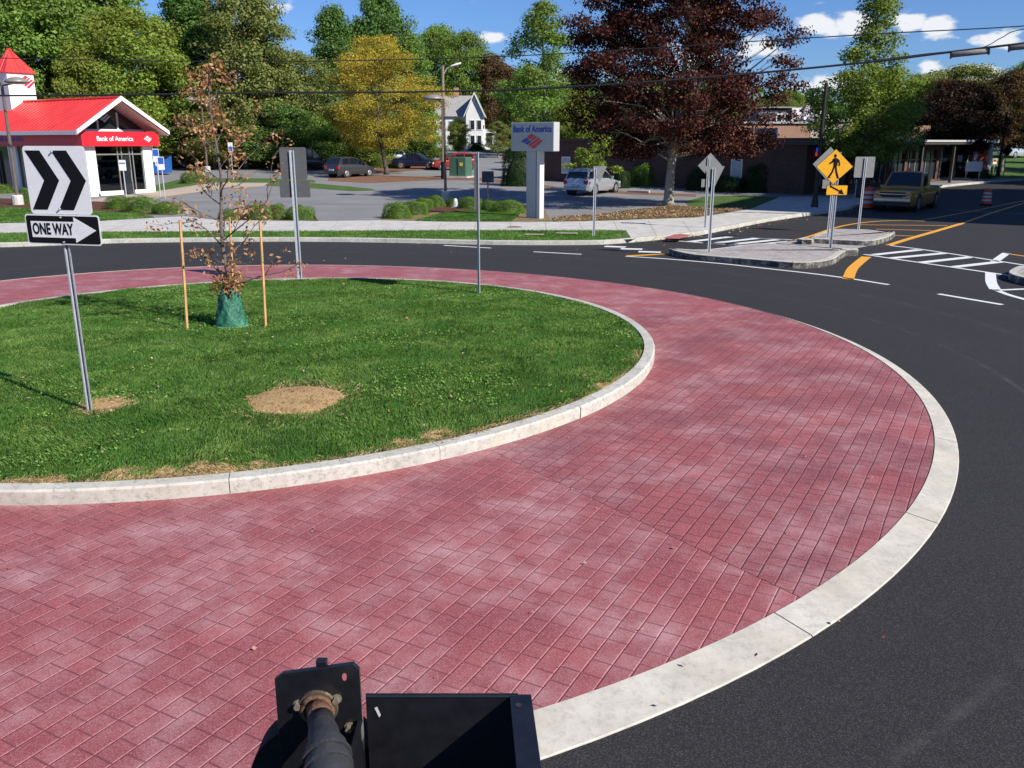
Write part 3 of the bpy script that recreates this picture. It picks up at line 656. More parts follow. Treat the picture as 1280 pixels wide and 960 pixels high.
# clover / weed leaves in drifts
x, y, z = island_points(42000, 9); k = vnoise(x, y, 1.7, 21)+.6*vnoise(x, y, 6, 22) > .55; x, y, z = x[k], y[k], z[k]
def flakes(x, y, z, s, seed, tilt=.5, sides=4):
    r_ = np.random.RandomState(seed); m_ = len(x); nrm = np.stack([r_.normal(0, tilt, m_), r_.normal(0, tilt, m_), np.ones(m_)], 1); nrm /= np.linalg.norm(nrm, axis=1)[:, None]
    a = r_.normal(0, 1, (m_, 3)); u = np.cross(nrm, a); u /= np.linalg.norm(u, axis=1)[:, None]; v = np.cross(nrm, u)
    c = np.stack([x, y, z], 1); s = np.asarray(s)*np.ones(m_); V = np.zeros((m_, 4, 3)); asp = r_.uniform(.5, .9, m_)
    V[:, 0] = c+u*s[:, None]; V[:, 1] = c+v*(s*asp)[:, None]+u*(s*.15)[:, None]; V[:, 2] = c-u*(s*.85)[:, None]; V[:, 3] = c-v*(s*asp)[:, None]+u*(s*.1)[:, None]
    return V
me = fast_mesh('clover', flakes(x, y, z+.04, np.random.RandomState(1).uniform(.009, .021, len(x)), 3), 4); tag(link('clover', me, clover_m), 'pale green clover leaves in drifts through the island grass', 'clover', kind='stuff')
# coarse blades on the far verge
def poly_points(poly, nn, seed):
    p = np.array([[a[0], a[1]] for a in poly]); r_ = np.random.RandomState(seed); x = r_.uniform(p[:, 0].min(), p[:, 0].max(), nn); y = r_.uniform(p[:, 1].min(), p[:, 1].max(), nn); ins = np.zeros(nn, bool)
    for i in range(len(p)):
        x0, y0 = p[i]; x1, y1 = p[(i+1) % len(p)]
        if y0 == y1: continue
        c = ((y0 > y) != (y1 > y)) & (x < (x1-x0)*(y-y0)/(y1-y0)+x0); ins ^= c
    return x[ins], y[ins]
vg = [(float(a[0]), float(a[1])) for a in VERGE]
x, y = poly_points(vg, 420000, 5); k = (np.abs(x) < .62*y+1); x, y = x[k], y[k]
rs_ = np.random.RandomState(6); h = rs_.uniform(.03, .075, len(x))
me = fast_mesh('verge_grass', blades(x, y, np.full(len(x), .124), h, np.full(len(x), .011), 7), 4); tag(link('verge_grass', me, grass_m), 'thin strip of grass between the far kerb and the sidewalk', 'grass', kind='stuff')
def tuft_area(pix, nn, seed, hh=(.05, .10), ww=.02, mat=grass_m, label='', off=.13):
    x, y = poly_points(tp(pix), nn, seed); r_ = np.random.RandomState(seed); zz = np.array([terr(v) for v in y])+off-.005
    me = fast_mesh('lawn_grass', blades(x, y, zz, r_.uniform(hh[0], hh[1], len(x)), np.full(len(x), ww), seed), 4); tag(link('lawn_grass', me, mat), label, 'grass', kind='stuff')
tuft_area([(-30, 280), (0, 279), (125, 276.2), (193, 272), (170, 268), (120, 265), (60, 263), (0, 260), (-30, 260)], 60000, 31, label='lawn in front of the red roofed bank')
tuft_area([(520, 276.6), (560, 266), (600, 264), (650, 268), (640, 276.8), (560, 277)], 50000, 32, label='lawn patch in front of the hedge bed beside the bank pylon')
drygr = mat_leaf('dry_grass', [(.22, .16, .07), (.36, .26, .13), (.16, .17, .06), (.42, .31, .17)], .2)
tuft_area([(692, 277.2), (690, 273), (745, 269), (815, 261), (840, 258), (900, 262), (940, 260), (905, 266), (870, 271.7), (760, 275.7)], 70000, 33, mat=drygr, label='dry leaf strewn grass below the purple maple')
r_ = np.random.RandomState(77); m_ = 260; a = r_.uniform(0, 6.283, m_); q = DR*.93*np.sqrt(r_.uniform(0, 1, m_)); px3 = DISC.x+q*np.cos(a); py3 = DISC.y+q*np.sin(a)
me = fast_mesh('bark_crumbs', flakes(px3, py3, np.array([dome(u_, v_) for u_, v_ in zip(px3, py3)])+.036, r_.uniform(.005, .014, m_), 3, .3), 4); tag(link('bark_crumbs', me, M('bark_crumb', (.10, .045, .02), .9)), 'dark crumbs scattered over the round tan dirt disc', 'crumbs', kind='stuff')
# fallen leaves
fl_m = mat_leaf('fallen_leaf', [(.55, .30, .25), (.40, .10, .07), (.60, .45, .30), (.30, .14, .07), (.55, .38, .36)], .1)
x, y, z = island_points(1500, 40); k = np.random.RandomState(1).uniform(0, 1, len(x)) < .16; V1 = flakes(x[k], y[k], z[k]+.05, np.random.RandomState(2).uniform(.014, .03, k.sum()), 4, .6)
r_ = np.random.RandomState(8); a = r_.uniform(-2.6, .6, 130); q = r_.uniform(0, 1, 130); rr = r_kb(a)+.1+(r_in(a)-r_kb(a)-.2)*q; V2 = flakes(C0.x+rr*np.cos(a), C0.y+rr*np.sin(a), np.full(130, .062), r_.uniform(.007, .02, 130), 5, .35)
px_ = [(140, 652), (12, 712), (318, 812), (760, 750), (945, 820), (827, 881), (1048, 777), (1104, 798), (855, 832), (1062, 600)]; gp = [G(a_, b_, .045) for a_, b_ in px_]
V3 = flakes(np.array([g.x for g in gp]), np.array([g.y for g in gp]), np.full(len(gp), .056), r_.uniform(.016, .026, len(gp)), 6, .4)
r_ = np.random.RandomState(12); kk = part_between(kl, 4.5, 18); m_ = 500; idx = r_.randint(0, len(kk), m_); V4 = flakes(np.array([kk[i][0] for i in idx])+r_.normal(0, .5, m_)-.1, np.array([kk[i][1] for i in idx])+r_.normal(-.35, .3, m_), np.full(m_, .03), r_.uniform(.02, .05, m_), 7, .4)
x, y = poly_points(tp([(692, 277.2), (690, 273), (745, 269), (815, 261), (840, 258), (900, 262), (940, 260), (905, 266), (870, 271.7), (760, 275.7)]), 5000, 3); V5 = flakes(x, y, np.full(len(x), .19), r_.uniform(.03, .06, len(x)), 8, .5)
x = r_.uniform(-10, 14, 500); y = r_.uniform(24, 29, 500); k = r_.uniform(0, 1, 500) < .25; V6 = flakes(x[k], y[k], np.full(k.sum(), .015), r_.uniform(.015, .03, k.sum()), 9, .4)
me = fast_mesh('fallen_leaves', np.concatenate([V1, V2, V3, V4, V5, V6]), 4); tag(link('fallen_leaves', me, fl_m), 'small pink and brown fallen leaves scattered over grass, pavers and road', 'fallen leaves', kind='stuff')
# ------------------------------------------------------------------ buildings
def mat_brick(name, c1, c2, mort):
    m, t, p = new_mat(name); b = t.nodes.new('ShaderNodeTexBrick'); g = t.nodes.new('ShaderNodeTexCoord')
    s = t.nodes.new('ShaderNodeSeparateXYZ'); t.links.new(g.outputs['Object'], s.inputs[0]); cx = t.nodes.new('ShaderNodeCombineXYZ')
    t.links.new(mth(t, 'ADD', s.outputs[0], mth(t, 'MULTIPLY', s.outputs[1], .37)), cx.inputs[0]); t.links.new(s.outputs[2], cx.inputs[1]); t.links.new(cx.outputs[0], b.inputs['Vector'])
    b.inputs['Scale'].default_value = 1; b.inputs['Brick Width'].default_value = .22; b.inputs['Row Height'].default_value = .075; b.inputs['Mortar Size'].default_value = .006
    for k, c in (('Color1', c1), ('Color2', c2), ('Mortar', mort)): b.inputs[k].default_value = (*c, 1)
    c = mixc(t, rng(t, noise(t, .8, 5), .4, .7, 0, .4), b.outputs[0], tuple(x*.6 for x in c1)); t.links.new(c, p.inputs['Base Color']); p.inputs['Roughness'].default_value = .9; return m
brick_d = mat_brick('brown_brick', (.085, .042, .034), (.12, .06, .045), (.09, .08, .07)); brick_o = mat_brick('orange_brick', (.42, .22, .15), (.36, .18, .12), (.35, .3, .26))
def mat_siding(name, c):
    m, t, p = new_mat(name); g = t.nodes.new('ShaderNodeTexCoord'); s = t.nodes.new('ShaderNodeSeparateXYZ'); t.links.new(g.outputs['Object'], s.inputs[0])
    f = mth(t, 'FRACT', mth(t, 'MULTIPLY', s.outputs[2], 7)); t.links.new(mixc(t, rng(t, noise(t, 1.5), .3, .7), tuple(x*.92 for x in c), c), p.inputs['Base Color']); p.inputs['Roughness'].default_value = .7
    bump(t, p, f, .5, .02); return m
side_w = mat_siding('white_siding', (.78, .78, .76)); shing = M('grey_shingle', (.30, .29, .27), .9, var=.2, sc_=4, bmp=.4, bsc=20)
wht = M('white_trim', (.80, .79, .77), .5, var=.05); beige = M('beige_stucco', (.50, .44, .40), .85, var=.08)
red = M('red_band', (.62, .018, .03), .4, var=.06); gl = glass()
def mat_roofred():
    m, t, p = new_mat('red_metal_roof'); t.links.new(ramp(t, noise(t, 1.2, 4), [(.3, (.66, .035, .03)), (.7, (.74, .055, .045))]), p.inputs['Base Color']); p.inputs['Roughness'].default_value = .38; p.inputs['Specular IOR Level'].default_value = .6
    return m
rred = mat_roofred()
# --- bank with red metal roof.  local x = outward from gable front is -y' ; the gable faces local -y
BA = T(114, 246); BB = T(195, 240)
gv = (Vector((BB.x, BB.y))-Vector((BA.x, BA.y))); GW = gv.length; ga = math.atan2(gv.y, gv.x)
GW = 4.35
bank = thing('bank_building', 'small white bank pavilion with bright red metal roof, red lettered fascia and cupola', 'bank', (BA.x, BA.y, BA.z-.05), ga)
def zt(px, py, Y): return A(px, py, Y).z-BA.z+.05
ZE = zt(103, 164, BA.y); ZB = zt(110, 183, BA.y); ZP = zt(150, 123, BA.y+2.3)
Ln = 17.0; ov = .75; back = Ln
# glazed front in white piers
m = MB(); m.box(0, .62, .0, .5, 0, ZB); m.box(GW-.62, GW, .0, .5, 0, ZB); m.box(0, .4, .5, back, 0, .35); m.box(GW-.3, GW, .5, back, 0, ZB)
for yy_ in (3.3, 7.3, 11.3, 15.3): m.box(0, .3, yy_, yy_+.9, .35, ZB)
m.box(.02, GW, back-.3, back, 0, ZB); m.box(.62, GW*.50, .05, .3, 0, .32); m.box(GW*.68, GW-.62, .05, .3, 0, .32)
m.build('wall', wht, bank)
M('shop_glass', (.022, .028, .03), .04, spec=1., var=.3, sc_=.8)
def clear_glass():
    m = bpy.data.materials.new('clear_shop_glass'); m.use_nodes = True; t = m.node_tree; t.nodes.clear(); tr = t.nodes.new('ShaderNodeBsdfTransparent'); tr.inputs[0].default_value = (.50, .56, .55, 1); g = t.nodes.new('ShaderNodeBsdfGlossy'); g.inputs['Roughness'].default_value = .02
    f = t.nodes.new('ShaderNodeFresnel'); f.inputs[0].default_value = 1.9; mx = t.nodes.new('ShaderNodeMixShader'); t.links.new(f.outputs[0], mx.inputs[0]); t.links.new(tr.outputs[0], mx.inputs[1]); t.links.new(g.outputs[0], mx.inputs[2]); o = t.nodes.new('ShaderNodeOutputMaterial'); t.links.new(mx.outputs[0], o.inputs[0]); return m
g2 = MB().box(.62, GW-.62, .12, .14, .3, ZB).build('window', clear_glass(), bank)
MB().box(.35, GW-.35, 5.2, 5.35, .06, ZB).build('inner_wall', M('inner_wall', (.20, .19, .17), .8), bank); MB().box(.3, GW-.3, .4, back-.3, ZB-.04, ZB).build('ceiling', M('ceiling_dull', (.35, .35, .34), .8), bank)
for x_, z_, mm2 in ((.8, 1.7, wht), (GW*.45, 1.4, M('machine_blue', (.04, .10, .30), .5))): MB().box(x_, x_+.7, 3.6, 4.3, .06, z_).build('cash_machine', mm2, bank, bevel=.02)
fr = M('aluminium_frame', (.35, .34, .32), .4, .6)
m = MB()
for xx in (.62, GW*.47, GW*.53, GW*.65, GW*.70, GW-.68): m.box(xx, xx+.07, .08, .18, .0 if .45 < xx/GW < .68 else .3, ZB)
m.box(.62, GW-.62, .085, .175, ZB-.5, ZB-.42); m.build('frame', fr, g2)
m = MB().box(GW*.54, GW*.65, .06, .1, .02, ZB-.55); d = m.build('door', gl, bank); MB().box(GW*.635, GW*.642, .0, .05, .8, 1.5).build('handle', fr, d)
gs = MB().box(.12, .16, .5, back-.2, .35, ZB).build('window', M('shop_glass'), bank)
m = MB()
for yy_ in np.arange(1.4, back, 1.35): m.box(.08, .18, float(yy_), float(yy_)+.06, .35, ZB)
m.build('frame', fr, gs)
MB().box(.3, GW-.3, .6, back-.3, .02, .06).build('floor', M('shop_floor', (.3, .28, .25), .5), bank)
m = MB().box(GW*.72, GW*.88, .45, 1.0, .06, 1.15).build('counter', M('counter_red', (.30, .07, .04), .5), bank)
# red band round the eaves
bnd = MB(); o_ = .35
bnd.box(-o_, GW+o_, -o_, -o_+.12, ZB, ZE); bnd.box(-o_, -o_+.12, -o_+.12, back, ZB, ZE); bnd.box(GW+o_-.12, GW+o_, -o_+.12, back, ZB, ZE); bnd.box(-o_, GW+o_, -o_+.12, back, ZB+.05, ZB+.09)
bd = bnd.build('fascia_band', red, bank, bevel=.01)
tw = emis('sign_white', (.85, .85, .88), .15)
text('Bank of America', 'lettering', M('lettering_white', (.85, .84, .86), .4, var=.02), bd, .37, (GW*.40, -o_-.012, (ZB+ZE)/2), sx=.95, bold=.005, ext=.008)
text('Bank of America', 'lettering', M('lettering_blue', (.10, .08, .38), .4, var=.02), bd, .46, (-o_-.012, 7.2, (ZB+ZE)/2), rot=(math.pi/2, 0, -math.pi/2), sx=1.0, bold=.008, ext=.008)
def flag(parent, c, w_, h_, mats, rot=0., yoff=-.02):          # the striped flag emblem, slanting bands with notches
    def P2(u, v): return (c[0]+(u-.5)*w_, c[2]+(v-.5)*h_)
    fl = [(( .00,.50),(.22,.72),(.36,.62),(.14,.40)), ((.26,.76),(.46,.97),(.62,.86),(.40,.65)), ((.18,.36),(.40,.58),(.48,.50),(.28,.30)), ((.44,.62),(.66,.83),(.74,.77),(.52,.56)), ((.32,.26),(.80,.72),(.88,.65),(.42,.18)), ((.46,.14),(.92,.60),(1.0,.52),(.58,.04))]
    for i, q in enumerate(fl):
        MB().plate([P2(*p) for p in q], c[1]+yoff, c[1]).build('emblem_stripe', mats[0] if i < 1 or i == 2 else mats[1], parent)
eb = M('emblem_blue', (.03, .06, .35), .4, var=.02); er = M('emblem_red', (.65, .03, .04), .4, var=.02); ew = M('emblem_pale', (.85, .62, .62), .4, var=.02)
flag(bd, (GW*.90, -o_-.005, (ZB+ZE)/2), .55, .40, (ew, ew))
# gable glazing, verge boards, roof
pk = ZP; cx_ = GW/2; ex = GW/2+.8; slope = (pk-ZE)/ex
gi = MB().plate([(cx_-ex*.93, ZE+.0), (cx_+ex*.93, ZE+.0), (cx_, pk-.20)], .9, .95).build('gable_window', M('shop_glass'), bank)
fm = MB()
for k in (-.22, .22): fm.box(cx_+ex*k-.05, cx_+ex*k+.05, .82, .9, ZE+.1, ZE+.1+(pk-ZE-.6)*(1-abs(k)))
fm.box(cx_-ex*.8, cx_+ex*.8, .82, .9, ZE+.02, ZE+.14); fm.build('frame', wht, gi)
flag(gi, (cx_-.25, .86, ZE+.85), .95, .7, (M('emblem_green', (.55, .75, .68), .3), M('emblem_green')))
rf = MB(); th_ = .16
for s in (-1, 1):
    m4 = [(cx_+s*ex, ZE), (cx_, pk), (cx_, pk-th_), (cx_+s*ex, ZE-th_+.02)]
    rf.plate(m4, -ov, back+.4)
roof = rf.build('roof', rred, bank)
rb = MB(); nrm = math.hypot(1, slope)
for yy_ in np.arange(-ov+.1, back+.3, .42):
    for s in (-1, 1): rb.tube([(cx_+s*ex, float(yy_), ZE+.015), (cx_, float(yy_), pk+.015)], .022, 4)
rb.tube([(cx_, -ov, pk+.03), (cx_, back+.4, pk+.03)], .09, 6); rb.build('roof_seam', rred, roof)
vb = MB()
for s in (-1, 1):
    vb.plate([(cx_+s*(ex+.04), ZE-.16), (cx_+s*(ex+.04), ZE+.06), (cx_, pk+.10), (cx_, pk-.16)], -ov-.06, -ov+.04)
    vb.box(cx_+s*ex-.05, cx_+s*ex+.05, -ov+.04, back+.4, ZE-.20, ZE+.02)
vb.build('trim_board', wht, bank)
sf = MB().plate([(cx_-ex+.05, ZE-.17), (cx_, pk-.18), (cx_+ex-.05, ZE-.17), (cx_+ex-.05, ZE-.19), (cx_, pk-.22), (cx_-ex+.05, ZE-.19)], -ov+.05, .9).build('soffit', M('soffit_pale', (.72, .62, .58), .7), bank)
# cupola
cy_ = 8.2; cw = .86; zb_ = pk-.7
# place the cupola under photo column x=20
best = min(np.arange(4, 16, .1), key=lambda q: abs(640+F*((bank.location.x+math.cos(ga)*cx_-math.sin(ga)*q)/((bank.location.y+math.sin(ga)*cx_+math.cos(ga)*q)*math.cos(P)))-28)); cy_ = float(best)
Yc = bank.location.y+math.sin(ga)*cx_+math.cos(ga)*cy_; z1 = zt(20, 92, Yc); z2 = zt(12, 60, Yc)
cu = MB().box(cx_-cw, cx_+cw, cy_-cw, cy_+cw, zb_-.6, z1).build('cupola', wht, bank)
q = cw+.14; MB().add([(cx_-q, cy_-q, z1), (cx_+q, cy_-q, z1), (cx_+q, cy_+q, z1), (cx_-q, cy_+q, z1), (cx_, cy_, z2)], [(0, 1, 4), (1, 2, 4), (2, 3, 4), (3, 0, 4), (0, 3, 2, 1)]).build('cupola_roof', rred, cu)
rbs = MB()
for k in range(-3, 4):
    for (dx_, dy_) in ((k/3.2, -1), (k/3.2, 1), (-1, k/3.2), (1, k/3.2)):
        rbs.tube([(cx_+dx_*q, cy_+dy_*q, z1+.02), (cx_+dx_*q*.08, cy_+dy_*q*.08, z2-.04*abs(k)*3)], .018, 4)
rbs.build('roof_seam', rred, cu)
flag(cu, (cx_+.35, cy_-cw-.005, (z1+pk)/2+.35), 1.1, .85, (er, er))
# side-lane canopy wing that leaves the frame to the left: low brick plinth and white column
MB().box(-.10, -.02, 9.5, back, .0, ZB-.3).build('brick_panel', brick_o, bank)
# --- low brown brick building behind the maple
Q1 = Vector((A(655, 230, 67.5).x, 67.5, .2)); Q2 = T(1004, 243.5); HB = 3.2
v = Vector((Q2.x-Q1.x, Q2.y-Q1.y)); LB = v.length; ab = math.atan2(v.y, v.x)
bb = thing('brick_building', 'low dark brown brick building behind the purple maple and silver wagon', 'building', (Q1.x, Q1.y, .1), ab)
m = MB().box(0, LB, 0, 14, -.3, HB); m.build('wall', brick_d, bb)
MB().box(-.12, LB+.12, -.12, 14.1, HB, HB+.16).build('roof_edge', M('dark_metal', (.05, .045, .04), .5), bb)
for xq in (.165, .78):
    wf = MB().box(LB*xq, LB*xq+.8, -.03, .02, .9, 2.1).build('window', wht, bb); MB().box(LB*xq+.08, LB*xq+.72, -.05, -.035, 1.0, 2.0).build('pane', M('pale_blind', (.5, .52, .55), .4), wf)
up0 = A(862, 178, 60).x; Yu = 60.5
ub = thing('brick_building', 'orange sunlit brick upper block rising behind the low roof right of the maple', 'building', (0, Yu, 0))
xl = A(880, 170, Yu).x; xr = A(1012, 170, Yu).x; zu = A(1000, 154.5, Yu).z
MB().box(xl, xr, 0, 8, 0, zu).build('wall', brick_o, ub); MB().box(xl-.1, xr+.1, -.12, 8.1, zu, zu+.14).build('roof_edge', M('grey_coping', (.45, .45, .45), .6), ub)
ga_ = A(962, 142, 88); gb_ = thing('shop_building', 'grey clapboard gable house with two white windows above the brick roof', 'house', (A(948, 150, 88).x, 88, 0))
wd_ = A(988, 150, 88).x-A(948, 150, 88).x; zh = A(960, 135, 88).z; zl = A(960, 152, 88).z
MB().box(0, wd_, 0, 6, 0, zh-.2).build('wall', M('slate_siding', (.16, .18, .20), .8), gb_); MB().box(wd_, wd_+.9, -.3, 6, 0, zh).build('pier', wht, gb_); MB().box(-.2, wd_+1, -.3, 6.2, zh, zh+.12).build('roof', shing, gb_)
for k in (.55, .8): wf = MB().box(wd_*k, wd_*k+.6, -.06, -.01, zl-.1, zl+.75).build('window', wht, gb_); MB().box(wd_*k+.1, wd_*k+.5, -.08, -.065, zl, zl+.65).build('pane', gl, wf)
# --- storefront with canopy
S1 = T(1005, 243); S2 = T(1176, 226); v = Vector((S2.x-S1.x, S2.y-S1.y)); LS = v.length; as_ = math.atan2(v.y, v.x)
sf_ = thing('storefront_building', 'dark shaded storefront with flat canopy and beige upper wall behind the crossing signs', 'shop', (S1.x, S1.y, .1), as_)
HC = A(1003, 181, S1.y).z-.1
m = MB().box(0, LS, 0, .3, 0, .5); m.box(0, LS, 0, .3, HC-.4, HC)
k = 0
for xx in np.arange(0, LS-.3, 2.6): m.box(float(xx), float(xx)+.35, -.02, .32, .5, HC-.4)
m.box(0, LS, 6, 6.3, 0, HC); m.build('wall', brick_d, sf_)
sw = MB().box(.3, LS, .12, .16, .5, HC-.4).build('window', M('dark_shop_glass', (.03, .035, .04), .06, spec=.8), sf_)
m = MB()
for xx in np.arange(1.0, LS, .86): m.box(float(xx), float(xx)+.05, .06, .11, .5, HC-.4)
m.box(.3, LS, .06, .11, 1.9, 1.96); m.build('frame', M('grey_mullion', (.30, .30, .31), .5), sw)
cn = MB().box(-.6, LS+.8, -1.6, 6.4, HC, HC+.28).build('canopy', M('canopy_dark', (.05, .047, .047), .6), sf_)
MB().box(-.62, LS+.82, -1.66, -1.61, HC+.17, HC+.30).build('fascia_strip', M('grey_coping'), cn)
for xx in np.arange(2.0, LS, 5.2): MB().box(float(xx), float(xx)+.18, -1.4, -1.22, 0, HC).build('post', M('canopy_post', (.07, .065, .06), .5), sf_)
ztp = A(1030, 152, 61).z
rbk = thing('rooftop_block', 'beige stucco upper block with a dark window standing behind the dark storefront canopy', 'building', (A(1013, 170, 61).x, 61, .2)); wb_ = A(1064, 170, 61).x-A(1013, 170, 61).x; zq = ztp-.2
MB().box(0, wb_, 0, 6, 0, zq).build('wall', beige, rbk); MB().box(-.12, wb_+.12, -.14, 6.1, zq, zq+.16).build('coping', M('grey_coping'), rbk); MB().box(wb_*.42, wb_*.86, -.05, .0, zq-1.25, zq-.45).build('window', gl, rbk)
dm = MB().lathe([(.85, 0), (.8, .2), (.62, .42), (.35, .56), (.02, .62)], 14, (wb_*.42, 2.2)); dm.v = [(x, y, z+zq+.16) for x, y, z in dm.v]; dm.build('skylight', M('pale_dome', (.62, .66, .70), .4), rbk, smooth=True)
m = MB().box(.1, .75, 2.0, 2.7, zq+.16, zq+.75).build('roof_vent', wht, rbk); MB().add([(.02, 1.92, zq+.75), (.83, 1.92, zq+.75), (.83, 2.78, zq+.75), (.02, 2.78, zq+.75), (.42, 2.35, zq+1.35)], [(0, 1, 4), (1, 2, 4), (2, 3, 4), (3, 0, 4)]).build('cap', shing, m)
for xx in (1.0, 1.35): MB().tube([(xx, 2.6, zq), (xx, 2.6, zq+2.4)], .035, 6).build('vent_pipe', M('galvanised', (.50, .51, .53), .45, .35, var=.15, sc_=20), rbk)
rb2 = thing('rooftop_block', 'grey and brick upper block glimpsed behind the green tree above the canopy', 'building', (A(1112, 170, 84).x, 84, .3)); xa_ = A(1130, 170, 84).x-A(1112, 170, 84).x; zz_ = A(1130, 157, 84).z-.3
MB().box(0, xa_, 0, 5, 0, zz_-.2).build('side_wall', M('charcoal_siding', (.10, .10, .11), .8), rb2); MB().box(xa_, xa_+2.4, 0, 5, 0, zz_).build('side_wall', brick_o, rb2); MB().box(-.1, xa_-.05, -.1, 5.1, zz_-.2, zz_).build('coping', M('grey_coping'), rb2)
# neon in the window
ne = thing('neon_sign', 'small blue and red neon sign glowing in the dark shop window', 'neon sign', tuple(sf_.matrix_world@Vector((0, 0, 0))))
bpy.context.view_layer.update()
pn = A(1021.5, 186, S1.y+.4)
ne.location = (pn.x, pn.y-.12, pn.z-.3)
MB().box(-.09, .09, -.02, .02, .12, .36).build('blue_panel', emis('neon_blue', (.05, .1, .9), .35), ne); MB().box(-.12, .12, -.02, .02, -.12, .10).build('red_panel', emis('neon_red', (.9, .06, .04), .35), ne); MB().box(-.1, .1, -.02, .02, .53, .62).build('red_panel', emis('neon_red', 0, 0), ne)
# --- red and white shop at the end of the parade
R1 = T(1144, 217); Yr = 74; xl = A(1136, 200, Yr).x; xr = A(1174, 200, Yr).x; z0_ = A(1150, 210, Yr).z; z1_ = A(1150, 179, Yr).z
rs2 = thing('porch_shop', 'red shop front with white columns and white eave, sunlit beyond the dark storefront', 'shop', (xl, Yr, .48))
wq = xr-xl+4.0; hq = z1_-.48
MB().box(0, wq, 0, 7, 0, hq).build('wall', M('shop_red', (.38, .09, .07), .8), rs2); MB().box(-.3, wq+.3, -.9, 7.2, hq, hq+.3).build('roof', wht, rs2)
for k in range(6): MB().box(.1+k*(wq-.4)/5, .36+k*(wq-.4)/5, -.8, -.55, 0, hq).build('column', wht, rs2)
for k in (.28, .62): wf = MB().box(wq*k, wq*k+.9, -.05, 0, .7, 2.1).build('window', wht, rs2); MB().box(wq*k+.1, wq*k+.8, -.07, -.052, .8, 2.0).build('pane', gl, wf)
# --- white gabled farmhouse
def house(label, px_l, px_r, Yh, py_b, py_e, py_p, depth, gable_px, wall=side_w, roofm=shing, nwin=2, rz=0., cat='house'):
    a = A(gable_px, py_b, Yh); b = A(px_r, py_b, Yh); z0 = terr(Yh)+.12; he = A(px_r, py_e, Yh).z-z0; hp = A(px_r, py_p, Yh).z-z0
    gw = b.x-a.x; lw = a.x-A(px_l, py_b, Yh).x
    h = thing('white_house', label, cat, (b.x, Yh, z0), rz)
    # gable wall faces -y (local x from -gw to 0), long wing runs left
    MB().add([(-gw, 0, 0), (0, 0, 0), (0, 0, he), (-gw/2, 0, hp), (-gw, 0, he), (-gw, depth, 0), (0, depth, 0), (0, depth, he), (-gw/2, depth, hp), (-gw, depth, he)], [(0, 1, 2, 3, 4), (5, 9, 8, 7, 6), (1, 6, 7, 2), (0, 4, 9, 5), (0, 5, 6, 1)]).build('wall', wall, h)
    r = MB()
    for s in (-1, 1):
        x0 = -gw/2+s*(gw/2+.35); r.plate([(x0, he-.25), (-gw/2, hp+.12), (-gw/2, hp-.03), (x0, he-.40)], -.4, depth+.3)
    r.build('roof', roofm, h)
    MB().plate([(-gw/2, hp+.10), (-gw/2, hp-.18), (.33, he-.46), (.33, he-.22)], -.44, -.4).build('trim_board', wht, h); MB().plate([(-gw/2, hp+.10), (-gw/2, hp-.18), (-gw-.33, he-.46), (-gw-.33, he-.22)], -.44, -.4).build('trim_board', wht, h)
    for lv in (.13, .56):
        for k in range(nwin):
            x = -gw+gw*(k+.75)/(nwin+.5)-.2; zz = he*lv
            wf = MB().box(x, x+.8, -.07, -.01, zz, zz+1.5).build('window', wht, h); MB().box(x+.1, x+.7, -.09, -.072, zz+.1, zz+1.4).build('pane', gl, wf)
    if lw > 1:
        wg = MB().box(-gw-lw, -gw, 1.2, depth-.5, 0, he*.98).build('wing', wall, h)
        MB().add([(-gw-lw-.3, .8, he*.95), (-gw+gw/2, .8, he*.95), (-gw+gw/2, depth-.1, he*.95), (-gw-lw-.3, depth-.1, he*.95), (-gw-lw-.3, depth/2+.3, hp*.98), (-gw/2, depth/2+.3, hp*.98)], [(0, 1, 5, 4), (3, 4, 5, 2), (0, 4, 3), (0, 3, 2, 1)]).build('wing_roof', roofm, h)
        for k in range(3):
            x = -gw-lw*(k+.6)/3.2
            wf = MB().box(x-.4, x+.4, 1.13, 1.19, he*.56, he*.56+1.4).build('window', wht, h); MB().box(x-.3, x+.3, 1.1, 1.128, he*.56+.1, he*.56+1.3).build('pane', M('green_shutter', (.05, .09, .08), .5), wf)
        MB().box(-gw-lw*.45, -gw-lw*.45+.8, depth/2, depth/2+.7, hp-.4, hp+1.0).build('chimney', brick_o, h)
    return h
wh = house('white clapboard two storey gabled house with grey shingle roof beyond the parking lot', 545, 604, 137, 186, 143, 116, 9, 583)
# porch bay on the right of the house
pb = MB().box(.02, 1.9, .6, 5, 0, 3.1).build('porch', side_w, wh); MB().add([(-.0, .3, 3.6), (-.0, 5.3, 3.6), (2.3, 5.3, 3.05), (2.3, .3, 3.05)], [(0, 1, 2, 3)]).build('porch_roof', shing, pb)
MB().box(.5, 1.4, .52, .58, .8, 2.5).build('window', gl, pb)
hb = house('tan gabled house partly hidden behind trees left of the pylon sign', 628, 643, 150, 186, 160, 145, 8, 630, wall=M('tan_siding', (.45, .30, .22), .8), roofm=M('brown_shingle', (.22, .14, .10), .9))
hc = house('pale gabled house glimpsed through the trees at the far right', 1222, 1300, 128, 199, 184, 168, 9, 1246)
hd = house('white cottage glimpsed under the dark trees beyond the double sign', 1180, 1206, 118, 206, 190, 180, 8, 1188)
